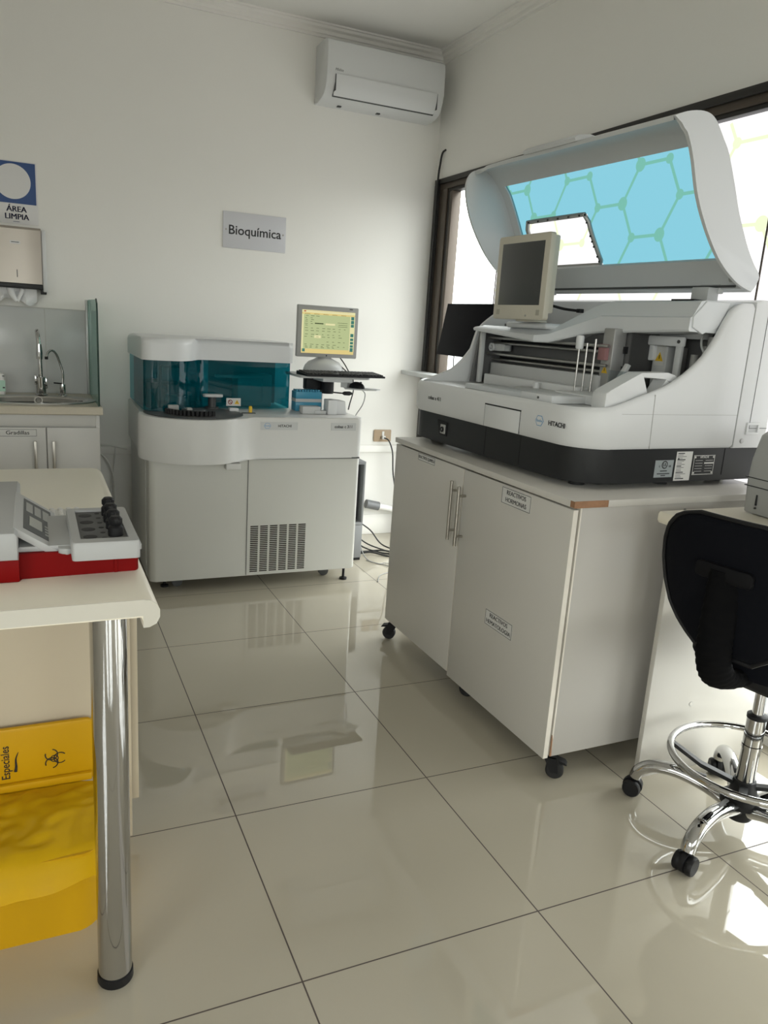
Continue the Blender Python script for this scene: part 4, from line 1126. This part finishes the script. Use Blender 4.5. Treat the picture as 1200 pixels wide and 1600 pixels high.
def outer(z, d=0.0):
    r = []
    for a in angs:
        c, s_ = math.cos(a), math.sin(a)
        t = min(((wx1-d-hcx)/c if c > 1e-9 else (wx0+d-hcx)/c if c < -1e-9 else 1e9), ((wy1-d-hcy)/s_ if s_ > 1e-9 else (wy0+d-hcy)/s_ if s_ < -1e-9 else 1e9))
        r.append((hcx+c*t, hcy+s_*t, z))
    return r
ct.grid([hole(.262, .168, .890), outer(.890, .004), outer(.886), outer(.855), outer(.851, .004), hole(.262, .168, .851)], close_u=True, close_v=True)
tag(ct.make('worktop', COUNTER, None, loc=(-.8, 3.0, .851)), 'beige laminate worktop on the grey sink cabinet', 'worktop')
sn = thing('sink', 'oval stainless steel sink set in the beige worktop', 'sink', (-.46, 2.93, .890))
b = B()
b.grid([hole(.300, .205, .8903), hole(.298, .203, .8950), hole(.268, .172, .8965), hole(.256, .162, .893), hole(.250, .157, .885)], close_v=True)
b.make('rim', STEEL, sn)
b = B(); V = b.grid([hole(.2505, .1575, .886), hole(.240, .148, .866), hole(.215, .128, .8560), hole(.10, .06, .8545), hole(.01, .006, .8540)], close_v=True); b._fin([b.bm.faces.new(V[-1])]); b.make('basin', M('sink bowl steel', (.30, .30, .295), .2, 1.0), sn)
B().lathe([(.022, 0), (.022, .003), (.014, .003), (.012, 0)], (-.448, 3.083, .873), (0, -1, .35), 20).make('overflow_ring', CHROME, sn)
B().lathe([(.026, .8550), (.026, .8565), (.016, .8565), (.014, .8550)], (-.46, 2.94, 0), seg=20).make('drain', CHROME, sn)
fc = thing('faucet', 'tall chrome swan-neck faucet behind the oval sink', 'faucet', (-.432, 3.13, .894))
b = B(); b.lathe([(.030, .8965), (.030, .901), (.024, .905), (.024, .985), (.020, .99)], (-.432, 3.13, 0), seg=24); b.make('body', CHROME, fc)
b = B(); b.box(-.462, -.452, 3.115, 3.145, .95, 1.0, .003); b.box(-.412, -.402, 3.12, 3.14, .93, .99, .003); b.make('lever', CHROME, fc)
b = B(); b.tube([(-.432, 3.13, .98), (-.434, 3.13, 1.10), (-.436, 3.13, 1.16), (-.440, 3.12, 1.20), (-.442, 3.09, 1.222), (-.440, 3.05, 1.20), (-.436, 3.035, 1.14)], .0105, 14, smooth=6); b.lathe([(.014, 0), (.016, .03), (.012, .075)], (-.436, 3.034, 1.085), seg=18); b.make('spout', CHROME, fc)
ft = thing('filter_tap', 'small curved chrome filter tap right of the tall faucet', 'faucet', (-.330, 3.13, .894))
b = B(); b.lathe([(.022, .8965), (.022, .90), (.013, .905), (.015, .93), (.013, .955)], (-.330, 3.12, 0), seg=20); b.make('body', CHROME, ft)
b = B(); b.tube([(-.330, 3.12, .95), (-.327, 3.12, 1.01), (-.345, 3.11, 1.08), (-.36, 3.10, 1.115), (-.378, 3.09, 1.128), (-.395, 3.08, 1.115), (-.402, 3.075, 1.095)], .006, 12, smooth=6); b.make('spout', CHROME, ft)
b = B(); b.rod((-.330, 3.12, .958), (-.372, 3.11, .962), .0035); b.lathe([(.008, 0), (.008, .014)], (-.403, 3.074, 1.083), seg=12); b.make('lever', BLACK, ft)
gs = thing('glass_screen', 'upright greenish glass splash screen at the right end of the worktop', 'glass screen', (-.182, 3.0, .890))
b = B(); b.prism([(3.286, .8905), (SYF+.0, .8905), (SYF+.0, 1.33), (SYF+.012, 1.372), (SYF+.05, 1.392), (3.286, 1.392)], 'x', -.186, -.180); b.make('pane', GLASS, gs)
b = B(); b.tube([(-.183, SYF-.001, .892), (-.183, SYF-.001, 1.33), (-.183, SYF+.011, 1.374), (-.183, SYF+.05, 1.394)], .004, 8); b.make('edge', M('dark glass edge', (.02, .05, .04), .2), gs)
b = B(); b.box(-.200, -.187, 3.262, 3.287, .891, 1.39, .002); b.make('wall_channel', ALU, gs)
sb = thing('soap_bottle', 'white bottle with a pale green label at the left of the sink', 'bottle', (-.635, 3.17, .890))
b = B(); b.prism(rrect(-.665, -.600, 3.14, 3.20, .015, 4), 'z', .8905, 1.0, .008, 2); b.make('bottle', PVC, sb)
b = B(); b.box(-.6655, -.5995, 3.1390, 3.1400, .91, .965); b.mi = 1; b.box(-.612, -.602, 3.1384, 3.1392, .925, .932); b.box(-.612, -.602, 3.1384, 3.1392, .985, .989); b.make('label_band', [GREENL, INK], sb)

# ================================================================ near left table with photometer and bin
TZ = .872
tb_ = thing('work_table', 'cream laminate table with a rolled edge and a fat chrome leg', 'table', (-.9, .64, 0))
b = B()
tp = [(-1.75, TZ), (-.312, TZ), (-.300, TZ-.002), (-.290, TZ-.009), (-.284, TZ-.020), (-.284, TZ-.034), (-.290, TZ-.046), (-.302, TZ-.052), (-.312, TZ-.052), (-.312, TZ-.030), (-1.75, TZ-.030)]
b.prism(tp, 'y', .040, 1.245, .003, 2); b.make('tabletop', CREAM, tb_, ang=30)
B().prism([(x+.0004 if x > -.3 else x, z) for x, z in tp], 'y', .0385, .0402).make('edge_band', M('table edge band', (.62, .595, .52), .4), tb_)
lg = B(); lg.lathe([(.0335, .012), (.0335, TZ-.031)], (-.362, .147, 0), seg=36); lg.lathe([(.045, TZ-.036), (.045, TZ-.030)], (-.362, .147, 0), seg=30)
lg = lg.make('leg', CHROME, tb_)
B().lathe([(.034, 0), (.036, .004), (.0355, .022), (.0345, .022)], (-.362, .147, 0), seg=36).make('foot_cap', BLACK, lg)
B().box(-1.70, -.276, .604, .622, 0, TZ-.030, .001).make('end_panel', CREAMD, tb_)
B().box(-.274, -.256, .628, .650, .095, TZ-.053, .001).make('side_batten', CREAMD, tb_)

ph = thing('photometer', 'grey and red tabletop photometer with a sloped display and tube block', 'lab instrument', (-.5, .33, TZ))
b = B()
b.prism([(-.80, .178), (-.507, .178), (-.507, .200), (-.305, .200), (-.300, .206), (-.300, .43), (-.80, .43)], 'z', TZ, TZ+.047, .004, 2); b.prism(rrect(-.345, -.338, .198, .203, .001, 1), 'z', TZ+.001, TZ+.046)
b.make('red_base', RED, ph)
b = B(); b.prism([(-.80, TZ+.042), (-.507, TZ+.042), (-.507, TZ+.088), (-.512, TZ+.094), (-.80, TZ+.094)], 'y', .172, .62, .006, 2); b.make('main_housing', PHG, ph)
b = B(); b.prism([(-.507, .206), (-.30, .206), (-.30, .43), (-.507, .43)], 'z', TZ+.047, TZ+.058, .003); b.prism(rrect(-.441, -.412, .185, .40, .013, 5), 'z', TZ+.045, TZ+.056, .003); b.make('neck', PHG, ph)
# sloped display
b = B(); mk = b.mark()
sl = math.atan2(.047, .069); Lp = .086
b.box(-.004, Lp, .205, .50, -.013, 0, .002)
mtx = Matrix.Translation((-.510, 0, TZ+.094)) @ Matrix.Rotation(sl, 4, 'Y')
b.xf(mk, mtx); dsp = b.make('display_housing', M('pale instrument grey', (.50, .505, .50), .42), ph)
b = B(); mk = b.mark(); b.box(.014, .074, .235, .475, -.001, .0008); b.mi = 1; b.box(.026, .052, .275, .345, .0005, .0014); 
b.mi = 2
for k in range(3):
    b.box(.019+k*.018, .033+k*.018, .375, .45, .0005, .0012)
for k in range(4): b.box(.058, .068, .262+k*.020, .272+k*.020, .0005, .0012)
b.xf(mk, mtx); b.make('keypad', [DGREY, M('lcd grey', (.40, .40, .36), .3), GREYP], dsp)
# tube block
b = B(); BX0, BX1, BY0, BY1, BZ = -.420, -.303, .140, .405, TZ+.078
ringo = rrect(BX0, BX1, BY0, BY1, .008, 3); ringi = rrect(BX0+.016, BX1-.018, BY0+.028, BY1-.020, .002, 3)
zt_, zb_ = BZ, TZ+.045
b.grid([[(x, y, zb_) for x, y in ringo], [(x, y, zt_-.004) for x, y in ringo], [(x*.97+.03*(BX0+BX1)/2, y*.985+.015*(BY0+BY1)/2, zt_) for x, y in ringo], [(x, y, zt_) for x, y in ringi], [(x, y, zt_-.008) for x, y in ringi]], close_v=True)
blk = b.make('tube_block', PHG, ph)
b = B(); b.box(BX0+.016, BX1-.018, BY0+.028, BY1-.020, zt_-.009, zt_-.004); b.mi = 1
IY0, IY1 = BY0+.028, BY1-.020
for k in range(4): b.lathe([(.0125, zt_-.0042), (.0125, zt_-.0035)], (BX0+.034, IY0+.026+k*.053, 0), seg=24)
for c_ in range(2):
    for k in range(6): b.lathe([(.0048, zt_-.0042), (.0048, zt_-.0035)], (BX0+.058+c_*.013, IY0+.015+k*.037, 0), seg=14)
b.make('hole_plate', [M('instrument dark grey', (.15, .15, .148), .8, spec=.1), BLACK], blk)
b = B(); b.box(BX1-.002, BX1+.004, BY0+.02, BY0+.07, TZ+.055, TZ+.066, .001); b.make('side_catch', PHG, blk)
for k in range(4):
    cv = B(); yy = IY0+.030+k*.052; xx = BX1-.038
    cv.lathe([(.0135, zt_-.004), (.0135, zt_+.012), (.010, zt_+.016), (.0125, zt_+.020), (.0125, zt_+.028), (.008, zt_+.033)], (xx, yy, 0), seg=14)
    cv.box(xx-.004, xx+.004, yy-.016, yy+.016, zt_+.022, zt_+.031, .002)
    nm = ('nearest', 'second nearest', 'third nearest', 'farthest')[k]
    tag(cv.make('tube_adapter', BLACK, None, loc=(xx, yy, zt_-.004)), nm+' of the four black knobbed tube caps in the photometer block', 'tube cap', 'black tube caps in the photometer block')
wk = thing('white_rack', 'small white studded plastic rack lying behind the photometer', 'rack', (-.43, .52, TZ))
b = B(); b.prism(rrect(-.472, -.380, .445, .60, .006, 3), 'z', TZ, TZ+.030, .003, 2, 'b'); b.make('body', PVC, wk)
b = B()
for i in range(5):
    for j in range(9): b.lathe([(.0055, TZ+.029), (.0055, TZ+.034), (.004, TZ+.035)], (-.461+i*.0175, .456+j*.0166, 0), seg=10)
b.make('stud', PVC, wk)

bn = thing('waste_bin', 'yellow biohazard waste bin with its lid raised under the cream table', 'bin', (-.60, .42, 0))
def binring(z, g=0.0):
    k = .02*z/.2+g
    return [(x, y, z) for x, y in rrect(-.860-k, -.372+k*.4, .305-k, .545+k*.3, .05, 6)]
def bowf(ring):  # bowed front
    return [(x, y-(.030*(1-((x+.62)/.26)**2) if y < .36 else 0)+.012, z) for x, y, z in ring]
b = B()
rws = [bowf(binring(0)), bowf(binring(.10)), bowf(binring(.205)), bowf(binring(.208, .006)), bowf(binring(.214, .006)), bowf(binring(.214, -.002)), bowf(binring(.195, -.004)), bowf(binring(.02, -.004))]
V = b.grid(rws, close_v=True); b._fin([b.bm.faces.new(V[0]), b.bm.faces.new(V[-1])]); b.make('body', YELLOW, bn, ang=50)
b = B(); b.prism(rrect(-.860, -.366, .205, .375, .02, 4), 'y', .575, .590, .005, 2); b.prism([(-.85, .215), (-.375, .215), (-.375, .235), (-.85, .235)], 'y', .560, .5755, .004)
ld_ = b.make('lid', YELLOW, bn)
b = B()
RT, UT = Z_, -X_         # rotated print: text runs upward
yy = .5748
for s_ in (-1, 1):
    pass
cx_, cz_ = -.459, .281
def ringpts(x, z, r, a0, a1, n=14): return [(x+r*math.cos(math.radians(a0+(a1-a0)*k/n)), yy, z+r*math.sin(math.radians(a0+(a1-a0)*k/n))) for k in range(n+1)]
for k in range(3):
    a = math.radians(0+120*k); px, pz = cx_+.013*math.cos(a), cz_+.013*math.sin(a)
    b.tube(ringpts(px, pz, .014, math.degrees(a)-115, math.degrees(a)+115)[0:0] or [(px+.014*math.cos(a+math.radians(q)), yy, pz+.014*math.sin(a+math.radians(q))) for q in range(40, 321, 20)], .0014, 6)
b.tube([(cx_+.0085*math.cos(q*PI/10), yy, cz_+.0085*math.sin(q*PI/10)) for q in range(20)], .0012, 6, closed=True)
b.make('biohazard_mark', INK, ld_); b = B()
b.tube([(-.538, yy, .312), (-.544, yy, .295), (-.544, yy, .275), (-.546, yy, .262)], lambda t: .0008+.0032*t, 6, smooth=4); b.make('curved_stroke', INK, ld_); b = B()
b.text('Residuos', .026, (-.592, yy, .290), RT, UT, .0003, bold=.0003); b.text('Especiales', .026, (-.566, yy, .288), RT, UT, .0003, bold=.0003, sx=.85)
b.make('lettering', INK, ld_)
bg = thing('bin_liner', 'crumpled translucent yellow bag filling the waste bin', 'bag', (-.6, .42, .16))
from mathutils import noise
b = B(); rows = []
for i in range(40):
    v = i/39; row = []
    for j in range(81):
        u = j/80; x = -.87+.512*u
        y = .258+.30*v
        front = .030*(1-((x+.62)/.26)**2)
        y0 = y-(front-.012)*(1-v)
        q = Vector((x*6+y*3, y*9-x*4, 3.1))
        z = .214+.012*math.sin(PI*v)+.020*(noise.noise(q)*.9+.5*abs(noise.noise(q*2.3+Vector((5, 1, 2)))))*min(1, v*6)*min(1, (1-v)*5+.3)
        z += .006*noise.noise(Vector((x*22, y*28, 8)))*min(1, v*4)
        if v < .12: z -= (.12-v)/.12*(.050+.016*noise.noise(Vector((x*9, 2, 4)))); y0 -= .006
        row.append((x, y0, z))
    rows.append(row)
b.grid(rows); b.make('film', BAG, bg, ang=180)

# ================================================================ bench under the window at the right, printer, chair
DZ = .882
dk = thing('window_bench', 'cream topped bench with a white end panel under the window', 'desk', (1.5, -.4, 0))
b = B(); b.prism([(1.196, DZ-.034), (1.190, DZ-.026), (1.190, DZ-.008), (1.196, DZ), (1.828, DZ), (1.828, DZ-.034)], 'y', -1.30, .402, .003, 2); b.make('worktop', CREAM, dk)
B().box(1.246, 1.80, .380, .398, 0, DZ-.034, .001).make('end_panel', MELA, dk)
B().box(1.246, 1.80, -1.28, -1.262, 0, DZ-.034, .001).make('end_panel', MELA, dk)
B().box(1.248, 1.266, -1.26, .378, DZ-.075, DZ-.035, .001).make('front_rail', MELA, dk)
b = B(); b.lathe([(.008, 0), (.008, .001)], (1.43, .3798, .235), (0, -1, 0), 20); b.mi = 1; b.lathe([(.0065, 0), (.0065, .0005)], (1.43, .3788, .235), (0, -1, 0), 20); b.make('hole_plug', [GREYP, MELA], dk)

pr_ = thing('printer', 'grey laser printer at the right end of the cream window bench', 'printer', (1.62, .14, DZ))
b = B(); b.prism([(1.470, DZ+.004), (1.462, DZ+.10), (1.468, DZ+.165), (1.490, DZ+.235), (1.512, DZ+.248), (1.80, DZ+.250), (1.80, DZ+.004)], 'y', -.06, .350, .014, 3); b.make('casing', PRINTG, pr_, ang=40)
b = B()
for z in (.083, .108): b.box(1.4615, 1.475, -.055, .3505, DZ+z, DZ+z+.0025)
b.box(1.4640, 1.475, .300, .305, DZ+.030, DZ+.062); b.lathe([(.003, 0), (.003, .004)], (1.4665, .302, DZ+.022), (-1, 0, 0), 10)
b.make('tray_gap', CHARC, pr_)
b = B(); b.prism(arc(.13, DZ+.008, .07, 0, 180, 14), 'x', 1.4625, 1.475); b.make('tray_pull', GREYP, pr_)
b = B()
for x in (1.50, 1.76):
    for y in (-.03, .32): b.lathe([(.012, DZ), (.012, DZ+.006)], (x, y, 0), seg=12)
b.make('foot', RUBBER, pr_)

CHX, CHY = 1.345, .075
ch = thing('drafting_chair', 'black swivel drafting chair with a chrome foot ring and five-castor base', 'chair', (CHX, CHY, 0))
b = B(); b.lathe([(.034, .045), (.040, .055), (.042, .10), (.036, .14), (.030, .165)], (CHX, CHY, 0), seg=28); b.lathe([(.06, .092), (.06, .105), (.045, .118)], (CHX, CHY, 0), seg=28); b.make('hub', BLACK, ch)
b = B(); b.lathe([(.0255, .165), (.0255, .265)], (CHX, CHY, 0), seg=28); b.lathe([(.0275, .266), (.0275, .276)], (CHX, CHY, 0), seg=28); b.lathe([(.026, .278), (.026, .365)], (CHX, CHY, 0), seg=28); b.lathe([(.016, .365), (.016, .50)], (CHX, CHY, 0), seg=24); b.make('gas_column', CHROME, ch)
b = B(); b.lathe([(.0275, .358), (.0275, .368), (.018, .37)], (CHX, CHY, 0), seg=24); b.make('collar', BLACK, ch)
ringR = .211
b = B(); b.tube([(CHX+ringR*math.cos(2*PI*k/48), CHY+ringR*math.sin(2*PI*k/48), .222) for k in range(48)], .0105, 14, closed=True); b.make('foot_ring', CHROME, ch)
for k in range(4):
    a = math.radians(38+90*k); d = Vector((math.cos(a), math.sin(a), 0)); n = Vector((-d.y, d.x, 0))
    b = B(); c = Vector((CHX, CHY, 0))
    rows = []
    for r, z, w in ((.030, .150, .011), (.12, .172, .010), (.205, .214, .008)):
        p = c+d*r+Z_*z; rows.append([p+n*w+Z_*.006, p+n*w-Z_*.006, p-n*w-Z_*.006, p-n*w+Z_*.006])
    V = b.grid(rows, close_v=True); b._fin([b.bm.faces.new(V[0]), b.bm.faces.new(V[-1])]); b.make('ring_spoke', CHARC, ch)
co = OFF[ch.name]
base0 = math.atan2(.315-CHY+.005, 1.184-CHX-.0)
base0 = math.radians(125)
LEGR = .300
legp = [(.040, .085), (.10, .108), (.17, .122), (.225, .120), (.262, .108), (.288, .085), (.297, .062)]
b = B(); b.tube([(r, 0, z) for r, z in legp], lambda t: .021-.003*t, 14, smooth=5, flat=1.15)
leg0 = b.make('base_leg', CHROME, ch); leg0.data.transform(Matrix.Translation(-co))
b = B(); b.box(.10, .20, -.006, .006, .134, .140, .002)
s0 = b.make('leg_slot', DALU, leg0); s0.data.transform(Matrix.Translation(-co))
b = B(); 
for s_ in (-1, 1): b.lathe([(.010, -.010), (.024, -.010), (.027, -.005), (.027, .005), (.024, .010), (.010, .010)], (.300, s_*.017, .027), 'y', 24)
b.lathe([(.029, -.007), (.030, 0), (.029, .007)], (.300, 0, .031), 'y', 24); b.lathe([(.009, .05), (.009, .072)], (.297, 0, 0), seg=12)
cst0 = b.make('caster', BLACK, ch); cst0.data.transform(Matrix.Translation(-co))
for k in range(5):
    a = base0+2*PI*k/5; L = Vector((CHX, CHY, 0))+co
    if k == 0:
        leg0.location = L; leg0.rotation_euler = (0, 0, a); cst0.location = L; cst0.rotation_euler = (0, 0, a)
    else: inst(leg0, L, a, ch); inst(cst0, L, a, ch)
# seat
FA = math.radians(12)      # chair faces a little to the left of the window
fd = Vector((math.cos(FA), math.sin(FA), 0)); sd = Vector((-fd.y, fd.x, 0))
def CP(u, v, z): return Vector((CHX, CHY, 0))+fd*u+sd*v+Z_*z
b = B(); mk = b.mark(); b.prism(rrect(-.17, .25, -.20, .20, [.17, .10, .10, .17], 10), 'z', .528, .585, .022, 4)
b.xf(mk, Matrix.Translation((CHX, CHY, 0)) @ Matrix.Rotation(FA, 4, 'Z')); b.make('seat', FABRIC, ch)
b = B(); mk = b.mark(); b.box(-.13, .10, -.08, .08, .485, .528, .012, 3); b.box(-.07, .05, -.06, .06, .455, .49, .01); b.xf(mk, Matrix.Translation((CHX, CHY, 0)) @ Matrix.Rotation(FA, 4, 'Z')); b.make('seat_mechanism', BLACK, ch)
b = B(); b.rod(CP(-.02, -.06, .485), CP(-.04, -.22, .47), .005); b.make('height_lever', CHROME, ch)
# backrest: padded shell, widest a third of the way up, tapering to the foot
BACKO = .262
prof_b = [(.600, .075), (.62, .105), (.65, .140), (.69, .172), (.75, .195), (.81, .205), (.86, .203), (.90, .192), (.93, .168), (.948, .135), (.957, .09)]
def back_w(z):
    return interp([(z_, w) for z_, w in prof_b], z)
b = B(); rows = []; NZ, NV = 26, 20
def back_pt(t, q, side):
    z = .598+(.960-.598)*t
    w = back_w(z)
    if t > .97: w = back_w(.957)*1
    v = q*w
    u = -BACKO-.012-.06*(t-.5)+.030*(q*w/.2)**2
    ed = max(0, 1-abs(q)**4)*max(0, 1-abs(2*t-1)**8)
    u += (-.020 if side else .030)*ed**.5
    return CP(u, v, z)
fr_ = [[back_pt(i/NZ, -1+2*j/NV, 1) for j in range(NV+1)] for i in range(NZ+1)]
bk_ = [[back_pt(i/NZ, -1+2*j/NV, 0) for j in range(NV+1)] for i in range(NZ+1)]
b.grid(fr_); b.grid(bk_)
edge = lambda g: [g[0][j] for j in range(NV+1)]+[g[i][NV] for i in range(1, NZ+1)]+[g[NZ][j] for j in range(NV-1, -1, -1)]+[g[i][0] for i in range(NZ-1, 0, -1)]
b.grid([edge(fr_), edge(bk_)], close_v=True)
bmesh.ops.remove_doubles(b.bm, verts=b.bm.verts, dist=.0004)
bkr = b.make('backrest', FABRIC, ch, ang=60)
b = B(); b.tube([p+(fd*-.003) for p in edge(fr_)], .006, 8, closed=True); b.make('piping', BLACK, bkr)
b = B()
rows = []
mk = b.mark(); b.prism(rrect(-.075, .075, .805, .845, .012, 4), 'x', -.016, 0, .005, 2)
b.xf(mk, Matrix.Translation(CP(-BACKO-.038, 0, 0)) @ Matrix.Rotation(FA, 4, 'Z')); b.make('back_bracket', BRKT, bkr)
b = B(); path = catmull([CP(-BACKO-.030, 0, .83), CP(-BACKO-.034, 0, .74), CP(-BACKO-.036, 0, .66), CP(-BACKO-.028, 0, .60), CP(-BACKO+.005, 0, .548), CP(-BACKO+.07, 0, .520), CP(-.08, 0, .508)], 10)
b.tube(path, lambda t: .025*(1+.04*math.sin(t*260)), 14, flat=1.7); b.make('ribbed_upright', MESHF, ch, ang=60)
